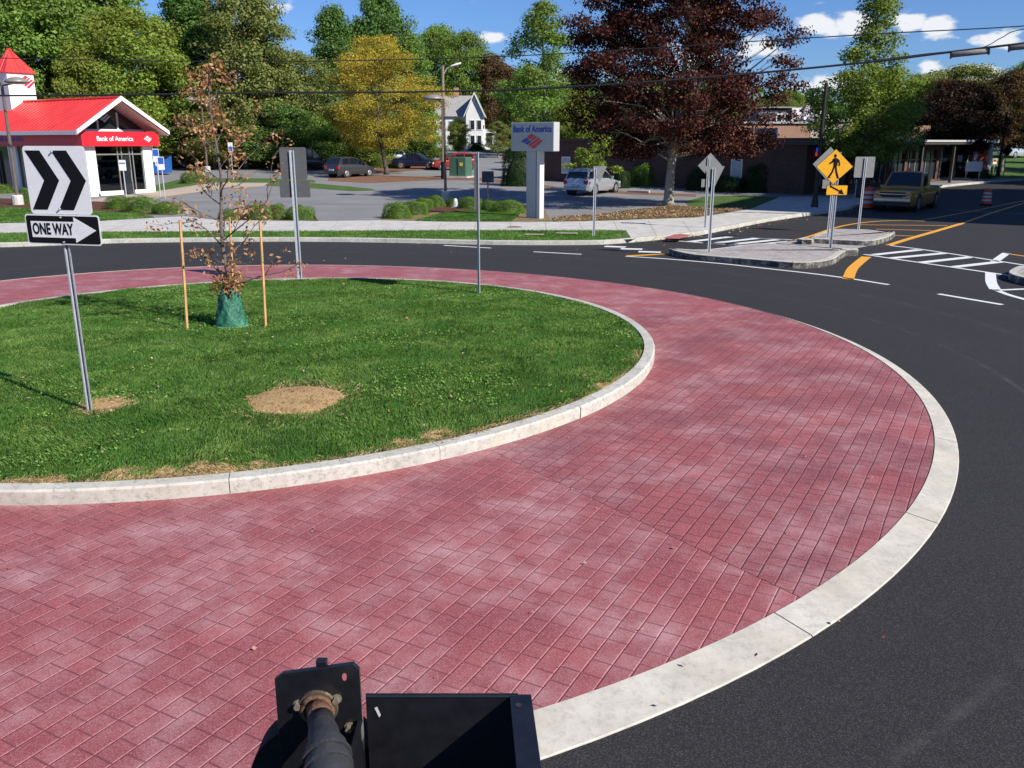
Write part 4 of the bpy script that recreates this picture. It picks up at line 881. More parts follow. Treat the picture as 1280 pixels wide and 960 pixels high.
# --- tall brick block right of the frame, which shades the side street
tb = thing('brick_building', 'tall red brick corner block standing just right of the view and shading the side street', 'building', (0, 0, 0))
fp = [(32, 26), (50, 13), (64, 34), (44, 47)]; MB().prism(fp, 0, 20).build('wall', brick_o, tb); MB().prism([(31.7, 25.8), (50.1, 12.6), (64.4, 34.1), (43.9, 47.4)], 20, 20.5).build('roof_edge', M('grey_coping'), tb)
def facade_windows(p, q, par, n, fl, zs=3.3):
    p = Vector((*p, 0)); q = Vector((*q, 0)); d = (q-p); L_ = d.length; d.normalize(); nn_ = Vector((d.y, -d.x, 0)); mt = Matrix.Translation(p)@Matrix(((d.x, -nn_.x, 0, 0), (d.y, -nn_.y, 0, 0), (0, 0, 1, 0), (0, 0, 0, 1)))
    for f_ in range(fl):
        for k in range(n):
            x = L_*(k+.5)/n; wf = MB().box(x-.6, x+.6, -.05, .02, 1+f_*zs, 2.7+f_*zs, mt).build('window', wht, par); MB().box(x-.5, x+.5, -.07, -.052, 1.1+f_*zs, 2.6+f_*zs, mt).build('pane', gl, wf)
facade_windows(fp[3], fp[0], tb, 7, 5); facade_windows(fp[0], fp[1], tb, 7, 5)
# ------------------------------------------------------------------ trees
def unit(v): return v/np.linalg.norm(v, axis=-1, keepdims=True)
def leaf_quads(cen, size, seed, up=.4, asp=.7, dirs=None):
    r_ = np.random.RandomState(seed); m_ = len(cen); nrm = unit(r_.normal(0, 1, (m_, 3))*(1 if dirs is None else .5)+np.array([0, 0, up])+(0 if dirs is None else dirs*1.1)); a = r_.normal(0, 1, (m_, 3)); u = unit(np.cross(nrm, a)); v = np.cross(nrm, u)
    s = size*r_.uniform(.45, 1.4, m_)[:, None]; b = nrm*s*r_.uniform(-.25, .25, (m_, 1)); V = np.zeros((m_, 4, 3))
    V[:, 0] = cen-u*s; V[:, 1] = cen+v*s*asp+b; V[:, 2] = cen+u*s; V[:, 3] = cen-v*s*asp+b; return V*1.0
def tree_data(name, h, th, rad, ncl, nleaf, lsz, seed, shape='round', trunk_r=.2, lean=0., flat=.75, clr=None, hollow=.25, multi=1, gaps=0.):
    r_ = random.Random(seed); nr_ = np.random.RandomState(seed); clr = clr or rad*.24
    z0 = th; ch = (h-th)
    def prof(t):                                     # relative radius at relative height t
        if shape == 'round': return math.sqrt(max(0, 1-(2*t-1)**2))**.8
        if shape == 'broad': return (math.sin(math.pi*min(1, t*.9+.12))**.7) if t < .97 else .3
        if shape == 'cone': return max(.05, (1-t))**.8*min(1, t*5+.35)
        if shape == 'maple': return np.interp(t, [0, .08, .25, .5, .75, .92, 1], [.45, .8, 1, .93, .78, .6, .25])
        if shape == 'spire': return np.interp(t, [0, .12, .35, .55, .62, .8, 1], [.5, .9, 1, .62, .34, .30, .12])
        if shape == 'column': return (min(1, t*3.5+.3))*(max(0, 1-t)**.45)
        return 1
    lob = [(r_.uniform(0, 6.28), r_.uniform(-.5, 6), r_.uniform(.08, .22)) for _ in range(6)]
    cl = []; tries = 0
    while len(cl) < ncl and tries < ncl*40:
        tries += 1; t = r_.random(); a = r_.uniform(0, 6.283); q = r_.random()**.55
        if q < hollow: continue
        R_ = rad*prof(t)*(1+sum(k*math.sin(a*(1+i % 3)+p+t*f) for i, (p, f, k) in enumerate(lob))*.5)
        x = R_*q*math.cos(a); y = R_*q*math.sin(a); z = z0+ch*t
        if gaps and math.sin(x*1.7+seed)*math.sin(y*1.9+1)*math.sin(z*1.6+seed*2) > gaps: continue
        cl.append((x+lean*(z-th)*.1, y, z, clr*r_.uniform(.65, 1.3), q))
    tk = MB(); top = h*.86
    for mm_ in range(multi):
        da = r_.uniform(0, 6.28); sp = 0 if mm_ == 0 else rad*.25; pts = []; rr = []
        for i in range(9):
            t = i/8; pts.append((math.cos(da)*sp*t+math.sin(t*5+seed)*.05*rad+lean*max(0, top*t-th)*.1, math.sin(da)*sp*t+math.cos(t*4+seed)*.05*rad, top*t)); rr.append(trunk_r*(1.45 if i == 0 else 1)*(1-.88*t)+.012)
        pts.insert(1, (pts[0][0], pts[0][1], .35)); rr.insert(1, trunk_r*1.05); tk.tube(pts, rr, 9)
    for (x, y, z, rc, q) in cl:
        if r_.random() > (.3 if ncl > 400 else .5 if ncl > 90 else .9): continue
        zb_ = max(th*r_.uniform(.9, 1.7), z-math.hypot(x, y)*r_.uniform(.45, .95)); zb_ = min(zb_, top*.97); t = zb_/top; bx = math.sin(t*5+seed)*.05*rad+lean*max(0, zb_-th)*.1; by = math.cos(t*4+seed)*.05*rad
        p0 = Vector((bx, by, zb_)); p2 = Vector((x, y, z)); pm = p0.lerp(p2, .5)+Vector((r_.uniform(-.1, .1), r_.uniform(-.1, .1), r_.uniform(-.02, .12)))*(p2-p0).length; br = max(.012, trunk_r*.30*(1-t)*q+.015)
        tk.tube([p0, p0.lerp(pm, .5), pm, p2], [br, br*.8, br*.6, br*.22], 5, cap=False)
        for _ in range(3):
            e = p2+Vector((r_.gauss(0, 1), r_.gauss(0, 1), r_.gauss(0, .7)))*rc*.8; tk.tube([pm.lerp(p2, r_.uniform(.3, 1)), e], [br*.3, br*.1], 3, cap=False)
    me = bpy.data.meshes.new('trunk'); me.from_pydata(tk.v, [], tk.f); me.update(); me.shade_smooth()
    ws = np.array([c[3]**2 for c in cl]); ws = ws/ws.sum(); idx = nr_.choice(len(cl), nleaf, p=ws); c_ = np.array([(c[0], c[1], c[2]) for c in cl])[idx]; rc = np.array([c[3] for c in cl])[idx]
    d = unit(nr_.normal(0, 1, (nleaf, 3)))*(nr_.uniform(.0, 1, (nleaf, 1))**.45); d[:, 2] *= flat
    P_ = c_+d*rc[:, None]*1.25+nr_.normal(0, .06, (nleaf, 3))*rad*.2
    crown = fast_mesh('crown', leaf_quads(P_, lsz, seed, dirs=d), 4)
    return me, crown
bark_g = M('grey_bark', (.20, .17, .14), .95, var=.3, sc_=9, bmp=.6, bsc=30); bark_b = M('brown_bark', (.10, .075, .06), .95, var=.3, sc_=9, bmp=.6, bsc=30); bark_p = M('pale_mottled_bark', (.34, .31, .24), .95, var=.35, sc_=7, bmp=.5, bsc=30)
def tree_from(data, name, label, cat, loc, rz, scale, crown_mat, bark, group=None):
    t = thing(name, label, cat, loc, rz, group); t.scale = scale if hasattr(scale, '__len__') else (scale,)*3
    for k, (me, mt) in enumerate(((data[0], bark), (data[1], crown_mat))):
        key = me.name+mt.name
        if not len(me.materials): me.materials.append(mt); use = me
        elif me.materials[0] == mt: use = me
        else:
            use = _tm.get(key)
            if use is None: use = me.copy(); use.materials.clear(); use.materials.append(mt); _tm[key] = use
        o = bpy.data.objects.new('trunk' if k == 0 else 'crown', use); C.objects.link(o); o.parent = t
    return t
_tm = {}
purple = mat_leaf('purple_leaf', [(.022, .009, .010), (.042, .013, .013), (.07, .020, .017), (.10, .032, .022), (.13, .05, .03)], .22)
yellow = mat_leaf('yellow_leaf', [(.38, .30, .045), (.50, .39, .055), (.58, .45, .07), (.42, .28, .045), (.28, .30, .055)], .4, (.24, .24, .04), .35)
green_d = mat_leaf('dark_green_leaf', [(0.049, 0.107, 0.024), (0.082, 0.158, 0.036), (0.121, 0.211, 0.049), (0.162, 0.251, 0.061)], .3)
green_m = mat_leaf('mid_green_leaf', [(0.104, 0.192, 0.035), (0.155, 0.266, 0.051), (0.214, 0.332, 0.065), (0.280, 0.384, 0.081)], .35, (.14, .18, .04), .12)
green_y = mat_leaf('yellowing_leaf', [(0.134, 0.226, 0.037), (0.196, 0.300, 0.053), (0.284, 0.360, 0.067), (0.374, 0.374, 0.074)], .4, (.20, .21, .04), .18)
green_l = mat_leaf('light_green_leaf', [(0.099, 0.154, 0.028), (0.154, 0.220, 0.039), (0.220, 0.286, 0.055), (0.308, 0.330, 0.077)], .4)
rust = mat_leaf('rusty_leaf', [(.10, .045, .025), (.15, .07, .035), (.12, .085, .04), (.07, .07, .03)], .3)
brown = mat_leaf('dry_oak_leaf', [(.27, .12, .05), (.38, .19, .08), (.47, .25, .11), (.54, .33, .18), (.22, .09, .04)], .25)
olive = mat_leaf('olive_leaf', [(0.120, 0.164, 0.045), (0.179, 0.224, 0.060), (0.239, 0.269, 0.075), (0.284, 0.239, 0.090)], .35)
# purple maple
mb_ = T(842, 257)
d = tree_data('maple', 13.4, 2.3, 5.35, 520, 150000, .064, 11, 'maple', .24, clr=.70, hollow=.3, gaps=.05, flat=.42)
tree_from(d, 'maple_tree', 'large purple leaved maple with pale mottled trunk standing on dry grass by the lot', 'tree', mb_, 0, 1, purple, bark_p)
d = tree_data('shoot', 2.6, .2, 1.6, 14, 2600, .075, 5, 'round', .03, clr=.45)
tree_from(d, 'leafy_shoots', 'low yellow green shoots growing in front of the brick wall left of the maple trunk', 'shrub', T(745, 240, .12)+Vector((0, 0, .6)), 0, (1.2, 1, .9), green_y, bark_b)
# yellow tree
d = tree_data('honeylocust', 12.6, 2.6, 5.9, 240, 62000, .072, 21, 'broad', .20, clr=.85, hollow=.2, gaps=.12, flat=.45)
yb = T(480, 218)
tree_from(d, 'yellow_tree', 'spreading tree with golden yellow autumn leaves beside the grey hatchback', 'tree', yb, 0, (.95, .9, (A(480, 46, yb.y).z-yb.z)/12.6), yellow, bark_b)
# tall green tree on the right
rb_ = Vector((A(1080, 200, 50.5).x, 50.5, .12))
d = tree_data('elm', 14.5, 3.0, 3.9, 120, 21000, .085, 31, 'spire', .16, clr=.60, hollow=.1, gaps=.0)
tree_from(d, 'green_tree', 'tall sparse yellow green tree rising behind the crossing signs', 'tree', rb_, 0, (.89, .89, (A(1085, -22, 50.5).z)/14.5), green_l, bark_b)
d = tree_data('elm', 8, 2.6, 3.7, 80, 17000, .09, 32, 'round', .16, clr=.75, hollow=.1, gaps=.2)
tree_from(d, 'green_tree', 'darker broad tree at the foot of the tall sparse tree, left of the gold pickup', 'tree', rb_+Vector((1.2, 2.5, 0)), 1, .88, green_m, bark_b)
# ---------- woodland behind
FD = [tree_data('f', 17, 2.5, 5.6, 210, 42000, .145, 41, 'round', .28, clr=1.15, hollow=.3, gaps=.35), tree_data('f', 19, 2.0, 5.0, 210, 42000, .14, 42, 'column', .30, clr=1.1, hollow=.3, gaps=.35),
      tree_data('f', 15, 1.6, 6.0, 210, 42000, .145, 43, 'broad', .26, clr=1.15, hollow=.3, gaps=.35), tree_data('f', 18, 3.5, 4.2, 110, 16000, .13, 44, 'column', .22, clr=.9, hollow=.1, gaps=.2),
      tree_data('f', 13, 3.7, 6.2, 190, 42000, .12, 45, 'broad', .30, clr=1.2, hollow=.2, gaps=.3, flat=.55)]
def ftree(label, px, Y, py_top, k, mat, bark=bark_g, wpx=None, rz=None, group='woodland trees', base_off=.1, name='tree'):
    hs = (17, 19, 15, 18, 13)[k]; rad_ = (5.6, 5.0, 6.0, 4.2, 6.2)[k]; a = A(px, py_top, Y); z0 = terr(Y)+base_off; s = (a.z-z0)/hs; sx_ = s if wpx is None else (wpx/2)/(F/(Y*math.cos(P)))/rad_
    return tree_from(FD[k], name, label, 'tree', (a.x, Y, z0), rz if rz is not None else (px*.37) % 6.28, (sx_, sx_, s), mat, bark, group)
W = 'woodland trees behind the bank and lot'
ftree('full green tree at the far left edge behind the bank cupola', 15, 84, -30, 0, green_m, wpx=170, group=W)
ftree('tall green tree left of centre behind the red cupola roof', 95, 88, -45, 2, green_m, wpx=180, group=W)
ftree('yellow tinged green tree behind the bank gable peak', 165, 82, 20, 0, green_y, wpx=150, group=W)
ftree('low yellow and orange tinged tree just behind the bank roof ridge', 105, 78, 62, 2, green_y, wpx=110, group=W)
ftree('dark green tree in the shade right of the bank gable', 232, 90, -20, 1, green_d, wpx=130, group=W)
ftree('thin grey limbed tree above the brown young oak', 285, 84, -30, 3, olive, wpx=120, group=W)
ftree('sparse olive tree with pale bare limbs left of the sky gap', 325, 86, -18, 3, olive, wpx=100, group=W)
ftree('dark tree low behind the dumpsters and lamp post', 215, 86, 70, 2, green_d, wpx=140, group=W)
ftree('dark green bushy tree behind the brown oak crown', 300, 92, 40, 2, green_d, wpx=150, group=W)
ftree('mid green tree standing behind the dark van', 365, 88, 70, 0, olive, wpx=110, group=W)
ftree('tall dark green tree left of the yellow tree against the sky', 415, 96, 14, 1, green_d, wpx=90, group=W)
ftree('tall dark green tree rising directly above the yellow tree', 472, 100, -2, 0, green_d, wpx=95, group=W)
ftree('green tree with yellow edge right of the tallest dark trees', 512, 98, 40, 3, green_m, wpx=80, group=W)
ftree('dull green tree behind the yellow tree on its right', 548, 155, 38, 0, green_m, wpx=85, group=W)
ftree('blue green tree standing left of the white house chimney', 580, 150, 45, 0, green_m, wpx=75, group=W)
ftree('green undergrowth tree low behind the grey hatchback', 430, 84, 130, 2, green_m, wpx=90, group=W)
ftree('bright green low tree under the yellow crown', 470, 88, 140, 0, green_l, wpx=80, group=W)
ftree('low green tree behind the blue sedan', 520, 92, 150, 2, green_m, wpx=80, group=W)
ftree('dark low tree behind the dark van at the lot edge', 345, 84, 130, 2, green_d, wpx=110, group=W)
ftree('low olive tree at the lot edge under the oak', 260, 83, 140, 0, olive, wpx=110, group=W)
ftree('green tree far left behind the bank roof eave', -40, 80, 10, 2, green_d, wpx=170, group=W)
for i, (px, Y, top, k, mt) in enumerate([(-130, 86, -10, 0, green_m), (-230, 88, -10, 1, green_d)]):
    ftree(['green tree beyond the left edge of the view', 'dark tree well beyond the left edge of the view'][i], px, Y, top, k, mt, wpx=180, group=W)
W2 = 'trees behind the white house'
ftree('rusty brown tree behind the white house gable', 615, 150, 72, 2, rust, wpx=85, group=W2)
ftree('dark tree to the right of the white house', 640, 160, 92, 0, green_d, wpx=75, group=W2)
ftree('tall narrow green tree standing alone left of the maple', 680, 112, 3, 3, green_m, wpx=105, group=W2)
ftree('green tree low behind the pylon sign', 668, 125, 88, 0, green_m, wpx=90, group=W2)
ftree('yellow tinged bushy tree directly behind the pylon sign panel', 722, 78, 118, 2, green_y, wpx=85, group=W2)
ftree('dark green tree between pylon sign and maple', 725, 130, 95, 2, green_d, wpx=90, group=W2)
ftree('small yellow green young tree in front of the white house', 573, 118, 150, 0, green_y, wpx=30, group=W2)
ftree('small thin young tree right of the white house lawn', 622, 108, 152, 3, olive, wpx=40, group=W2)
ftree('small olive tree beside the tan house', 650, 122, 150, 2, olive, wpx=40, group=W2)
ftree('dull green tree seen through the maple', 800, 120, 95, 0, olive, wpx=110, group=W2)
ftree('green tree seen through the right of the maple', 890, 130, 100, 2, green_m, wpx=110, group=W2)
W3 = 'trees at the right side street'
ftree('bright green tree behind the brick roof vents', 985, 125, 116, 0, green_l, wpx=45, group=W3)
ftree('dark green tree on the distant right of the roof vents', 1004, 170, 122, 2, green_d, wpx=45, group=W3)
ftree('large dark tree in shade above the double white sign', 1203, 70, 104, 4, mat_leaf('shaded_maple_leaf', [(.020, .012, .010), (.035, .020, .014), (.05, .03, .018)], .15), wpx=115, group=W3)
ftree('dark tree at the right edge above the black lamp pole', 1268, 78, 92, 4, rust, wpx=95, group=W3)
ftree('dull green tree left of the large shaded tree', 1152, 92, 98, 0, olive, wpx=90, group=W3)
ftree('rusty topped green tree behind the large shaded tree', 1205, 100, 86, 0, olive, wpx=110, group=W3)
ftree('russet crowned tree between the green and shaded trees', 1180, 88, 100, 3, rust, wpx=90, group=W3)
ftree('green tree behind the dark tree at the right edge', 1290, 110, 80, 1, green_m, wpx=110, group=W3)
ftree('mid green tree far behind the red and white shop', 1120, 120, 110, 2, green_m, wpx=90, group=W3)
for i, (x_, y_, lab) in enumerate([(50, 43, 'added shade tree nearest the brick corner block beyond the right edge'), (57, 51, 'second added shade tree beyond the right edge of the view'), (62, 60, 'third added shade tree beyond the right edge of the view'), (69, 70, 'fourth added shade tree beyond the right edge of the view'), (74, 82, 'farthest added shade tree beyond the right edge of the view'), (47, 62, 'inner added shade tree just outside the right edge of the view'), (56, 74, 'inner added shade tree farther along outside the right edge')]):  # unseen trees, added to throw shade over the side street
    tree_from(FD[i % 3], 'tree', lab, 'tree', (x_, y_, terr(y_)), i*1.3, 1, green_m, bark_g, 'unseen trees added to shade the side street')
# distant wood line
def woods():
    r_ = np.random.RandomState(3); cs = []; 
    for i in range(420):
        x = r_.uniform(-260, 330); y = r_.uniform(185, 240); cs.append((x, y, terr(y)+r_.uniform(1, 9)))
    cs = np.array(cs); idx = r_.randint(0, len(cs), 60000); d = unit(r_.normal(0, 1, (60000, 3)))*(r_.uniform(0, 1, (60000, 1))**.5)*np.array([5.5, 5, 4.5]); return leaf_quads(cs[idx]+d, .75, 4)
tag(link('distant_wood', fast_mesh('distant_wood', woods(), 4), green_d), 'far off dark green wood closing the horizon', 'woodland', kind='stuff')
# undergrowth along the lot edge
def under():
    r_ = np.random.RandomState(9); cs = []
    for i in range(170):
        t = r_.uniform(0, 1); x = -62+50*t; y = 83.5+r_.uniform(0, 4)+3*t; cs.append((x, y, terr(y)+r_.uniform(.3, 1.6)))
    cs = np.array(cs); idx = r_.randint(0, len(cs), 30000); d = unit(r_.normal(0, 1, (30000, 3)))*(r_.uniform(0, 1, (30000, 1))**.5)*np.array([1.6, 1.2, .8]); return leaf_quads(cs[idx]+d, .13, 4)
tag(link('undergrowth', fast_mesh('undergrowth', under(), 4), green_m), 'weedy undergrowth along the back edge of the parking lot', 'undergrowth', kind='stuff')
# ---------- hedge shrubs
hedge_m = mat_leaf('boxwood_leaf', [(.06, .12, .018), (.09, .17, .024), (.13, .22, .035), (.17, .27, .05)], .3)
hedge_d = mat_leaf('yew_leaf', [(.012, .030, .010), (.02, .045, .012), (.03, .06, .018)], .2)
def shrub_mesh(seed, n=9000, lsz=.028, sq=2.6):
    r_ = np.random.RandomState(seed); d = unit(r_.normal(0, 1, (n, 3))); d[:, 2] = np.abs(d[:, 2])*1.0-.12*(r_.uniform(0, 1, n) < .3)
    k = (np.abs(d)**sq).sum(1)**(-1/sq); rr = k*r_.uniform(.86, 1.03, n)*(1+.06*np.sin(d[:, 0]*7+seed)+.06*np.sin(d[:, 1]*8)+.05*np.sin(d[:, 2]*9+seed)); p = d*rr[:, None]; p[:, 2] = np.clip(p[:, 2], 0.0, 2)
    return fast_mesh('foliage', leaf_quads(p, lsz, seed, .5, dirs=d), 4)
core_m = M('hedge_core', (.03, .045, .015), .95)
SH = [shrub_mesh(1, sq=3.4), shrub_mesh(2, sq=5), shrub_mesh(3, sq=3.0)]
def core_mesh():
    bm = bmesh.new(); bmesh.ops.create_icosphere(bm, subdivisions=3, radius=.84)
    for v in bm.verts: v.co.z = max(0.0, v.co.z)
    me = bpy.data.meshes.new('twigs'); bm.to_mesh(me); bm.free(); me.materials.append(core_m); me.shade_smooth(); return me
CORE = core_mesh()
def shrub(label, x0, x1, yt, yb, k=0, mat=hedge_m, group=None, depth=1.0, name='hedge_shrub'):
    b = T((x0+x1)/2, yb-(yb-yt)*.06, .12); dpt = b.y*math.cos(P); hw = (x1-x0)/2/F*dpt; hh = A((x0+x1)/2, yt, b.y+hw*.5).z-b.z; b.y += hw*.8*depth
    t = thing(name, label, 'shrub', b, k*1.3, group); t.scale = (hw, hw*depth, max(hh, .2))
    me = SH[k % 3]
    if len(me.materials) and me.materials[0] != mat:
        key = me.name+mat.name; u = _tm.get(key)
        if u is None: u = me.copy(); u.materials.clear(); u.materials.append(mat); _tm[key] = u
        me = u
    elif not len(me.materials): me.materials.append(mat)
    for nm, q in (('foliage', me), ('twigs', CORE)): o = bpy.data.objects.new(nm, q); C.objects.link(o); o.parent = t
    t.rotation_euler.z = 0; return t
HG = 'clipped hedge shrubs along the sidewalk beds'
for lab, *a in [('clipped shrub cut by the left edge of the photo', -22, 10, 231, 243, 0), ('round shrub behind the chevron sign beside the lamp base', 22, 42, 236, 256, 1), ('left shrub of the three below the bank doors', 127, 160, 246, 263, 0),
                ('middle shrub of the three below the bank doors', 150, 192, 247, 267, 1), ('right shrub of the three below the bank doors', 186, 223, 253, 269, 2),
                ('smallest clipped shrub just left of the tree stake', 270, 297, 262, 276.5, 2), ('square clipped shrub between the two tree stakes', 303, 338, 257, 276, 1), ('shrub immediately left of the two panel sign post', 333, 358, 256, 275, 0), ('shrub behind the two panel sign post', 354, 391, 257, 277, 2),
                ('large front shrub at the left end of the lamp post row', 477, 513, 254, 275, 0), ('second shrub from the left in the lamp post row', 502, 534, 252, 270, 1), ('third shrub from the left in the lamp post row', 517, 542, 247, 263, 2), ('shrub touching the left of the tall lamp post', 532, 556, 245, 260, 0),
                ('small shrub between the lamp post and the white stone marker', 558, 571, 248, 259, 1), ('shrub left of the bare central sign post', 572, 602, 247, 262, 1), ('dark shrub right of the bare central sign post', 600, 626, 250, 265, 2), ('wide shrub nearest the bank pylon', 614, 656, 251, 268, 0)]:
    shrub(lab, *a, group=HG)
shrub('bright green round ball shrub against the brick wall left of the maple trunk', 790, 823, 206, 235, 0, hedge_m, name='ball_shrub')
shrub('dull olive shrub right of the silver wagon', 767, 788, 211, 237, 2, hedge_d, name='ball_shrub')
shrub('big dark evergreen mass left of the bank pylon', 628, 668, 187, 236, 1, hedge_d, name='evergreen_shrub')
shrub('dark shrub right of the maple trunk', 860, 888, 212, 240, 2, hedge_d, name='evergreen_shrub')
shrub('dark square evergreen in shade by the brick corner', 934, 966, 208, 243, 1, hedge_d, name='evergreen_shrub')
shrub('dark low evergreen against the shaded wall', 893, 934, 222, 242, 1, hedge_d, name='evergreen_shrub')
shrub('rounded green bush on the white house lawn', 584, 606, 179, 189, 0, hedge_d, name='round_bush', group='')
shrub('dark evergreen mass under the double white sign', 1172, 1214, 203, 222, 1, hedge_d, name='evergreen_shrub')
shrub('low dark bush between the double sign and the black pole', 1216, 1246, 212, 224, 2, hedge_d, name='evergreen_shrub')
shrub('flowering green perennial clump beside the lot behind the oak', 222, 256, 214, 231, 2, mat_leaf('perennial_leaf', [(.07, .13, .03), (.12, .2, .04), (.32, .33, .10)], .3), name='perennial_clump')
shrub('leafy ground shrubs under the yellow tree behind the hatchback', 452, 508, 196, 211, 1, green_l, name='low_shrub')
# ---------- young oak on the island with watering bag
ob = D(290, 408)
def oak():
    r_ = random.Random(8); tk = MB(); Ht = A(285, 82, ob.y).z-ob.z; pts = [Vector((.03*math.sin(i*1.3), .03*math.cos(i), Ht*i/10)) for i in range(11)]; pts[0].x = 0
    tk.tube(pts, [.042-.0034*i for i in range(11)], 8); lf = []
    def tw(p, d, L_, r, lev):
        n_s = 4; q = p.copy(); pp = [q.copy()]
        for i in range(n_s):
            d = (d+Vector((r_.gauss(0, .16), r_.gauss(0, .16), r_.gauss(0, .12)+.05))).normalized(); q = q+d*L_/n_s; pp.append(q.copy())
        tk.tube(pp, [r*(1-.17*i) for i in range(n_s+1)], 5, cap=False)
        if lev < 2:
            for i in range(3 if lev == 0 else 2):
                j = r_.randint(1, n_s); tw(pp[j], (d+Vector((r_.gauss(0, .7), r_.gauss(0, .7), r_.gauss(0, .4)))).normalized(), L_*r_.uniform(.35, .6), r*.5, lev+1)
        return lf.append((pp[-1], d, lev)) or [lf.append((pp[j], d, lev)) for j in range(2, n_s)]
    n0 = 24
    for i in range(n0):
        t = .17+.80*(i/n0)**.95; z = Ht*t; a = i*2.4+r_.uniform(-.4, .4); Lb = (1.2 if t < .38 else .92 if t < .8 else .5)*r_.uniform(.55, 1.05); up_ = .25+.9*t
        if t < .28: up_ = .15
        tw(Vector((0, 0, z)), Vector((math.cos(a), math.sin(a), up_)).normalized(), Lb, .014*(1-t)+.005, 0)
    cen = []
    for p, d, lev in lf:
        zt_ = p.z/Ht; k = 8 if zt_ > .42 else 5
        if r_.random() < (.38 if zt_ > .42 else .35): continue
        for _ in range(r_.randint(3, k)): cen.append(p+Vector((r_.gauss(0, .055), r_.gauss(0, .055), r_.gauss(-.03, .055))))
    for _ in range(520):                                   # dense sprouts above the bag
        a = r_.uniform(0, 6.28); q = r_.uniform(0, .30); cen.append(Vector((q*math.cos(a), q*math.sin(a), Ht*.175+r_.gauss(0, .11))))
    t = thing('young_oak', 'thin young tree with dry brown leaves staked on the island', 'tree', ob)
    me = bpy.data.meshes.new('trunk'); me.from_pydata(tk.v, [], tk.f); me.update(); me.shade_smooth(); link('trunk', me, M('oak_bark', (.13, .10, .085), .9, var=.3, sc_=30), t)
    link('crown', fast_mesh('crown', leaf_quads(np.array([tuple(c) for c in cen]), .033, 5, .1, .55), 4), brown, t); return t
oak()
bag = thing('watering_bag', 'green plastic watering bag wrapped around the young tree base', 'watering bag', ob)
def bagmesh():
    n = 40; vs = []; rows = 22; r_ = random.Random(3)
    for j in range(rows+1):
        t = j/rows; z = .62*t
        for i in range(n):
            a = 2*math.pi*i/n; r = (.255-.135*t**1.15)+.018*math.sin(a*5+t*7)*(.3+t)+.014*math.sin(a*9-t*11)+.010*math.sin(a*13+t*23); 
            if t > .88: r *= 1-.9*(t-.88)
            vs.append((r*math.cos(a), r*.8*math.sin(a), z+.02*math.sin(a*3)*t))
    fs = [(j*n+i, j*n+(i+1) % n, (j+1)*n+(i+1) % n, (j+1)*n+i) for j in range(rows) for i in range(n)]
    m_, t, p = new_mat('green_tarp'); t.links.new(ramp(t, noise(t, 7, 5), [(.3, (.010, .09, .05)), (.7, (.04, .20, .12))]), p.inputs['Base Color']); p.inputs['Roughness'].default_value = .27; bump(t, p, noise(t, 11, 6, .7), .9, .04)
    o = MB().add(vs, fs).build('bag_body', m_, bag, smooth=True)
    tr = MB().tube([(.255*math.cos(a)*1.0, .204*math.sin(a), .015) for a in np.linspace(0, 6.283, 30)], .012, 6); tr.build('hem', M('pale_green_hem', (.25, .45, .36), .5), bag)
    MB().tube([(.11*math.cos(a), .09*math.sin(a), .575) for a in np.linspace(0, 6.283, 20)], .010, 5).build('drawstring', M('dark_cord', (.03, .06, .04), .7), bag)
bagmesh()
stk = M('stake_wood', (.58, .33, .13), .75, var=.22, sc_=12)
for lab, (bx, by), (tx, ty) in [('left wooden tree stake standing on the grass', (234, 413), (225, 276)), ('right wooden tree stake, broken leaves at its top', (332, 409), (325, 277)), ('wooden tree stake directly behind the young trunk', (292, 375), (287, 272))]:
    b = D(bx, by); t_ = A(tx, ty, b.y); s = thing('tree_stake', lab, 'stake', b, 0, 'wooden stakes around the young tree')
    d_ = t_-b
    MB().tube([(0, 0, -.05), d_*.5+Vector((.004, 0, 0)), d_], [.024, .022, .021], 6).build('pole', stk, s); MB().tube([d_, d_*1.006], [.023, .017], 6).build('stake_end', M('cut_wood', (.35, .2, .1), .9), s)
tie = MB(); tp_ = A(225, 330, D(234, 413).y)
# ------------------------------------------------------------------ signs and posts
galv = M('galvanised'); alb = M('bare_aluminium', (.19, .19, .18), .55, .05, var=.12, sc_=8); ald = M('dull_aluminium', (.075, .075, .08), .6, .0, var=.12, sc_=8)
blk = M('sign_black', (.008, .008, .009), .5, var=.1, spec=.15); swh = M('sign_white_sheeting', (.80, .80, .79), .4, var=.04, sc_=20); orr = M('sign_yellow_sheeting', (.85, .40, .015), .4, var=.04)
def u_post(parent, h, sc2=1., mat=galv, name='post'):
    m = MB(); w_ = .036*sc2; p = [(-w_, .004), (-w_*.62, .004), (-w_*.42, .034*sc2), (w_*.42, .034*sc2), (w_*.62, .004), (w_, .004), (w_, 0), (w_*.55, 0), (w_*.34, .028*sc2), (-w_*.34, .028*sc2), (-w_*.55, 0), (-w_, 0)]
    m.prism(p[::-1], -.1, h); o = m.build(name, mat, parent)
    hl = MB()
    for i in range(int(h/.0508)):
        z = .06+i*.0508
        if z < h-.03: hl.box(-.006*sc2, .006*sc2, .0255*sc2, .0275*sc2, z, z+.016)
    if sc2 < 1.3 and h < 3: hl.build('punched_holes', M('hole_dark', (.02, .02, .02), .9), o)
    return o
def rrect(w_, h_, r, n=5):
    out = []
    for cx, cz, a0 in ((w_/2-r, h_/2-r, 0), (-w_/2+r, h_/2-r, 90), (-w_/2+r, -h_/2+r, 180), (w_/2-r, -h_/2+r, 270)):
        for k in range(n+1): a = R(a0+90*k/n); out.append((cx+r*math.cos(a), cz+r*math.sin(a)))
    return out
def off(poly, dx, dz): return [(x+dx, z+dz) for x, z in poly]
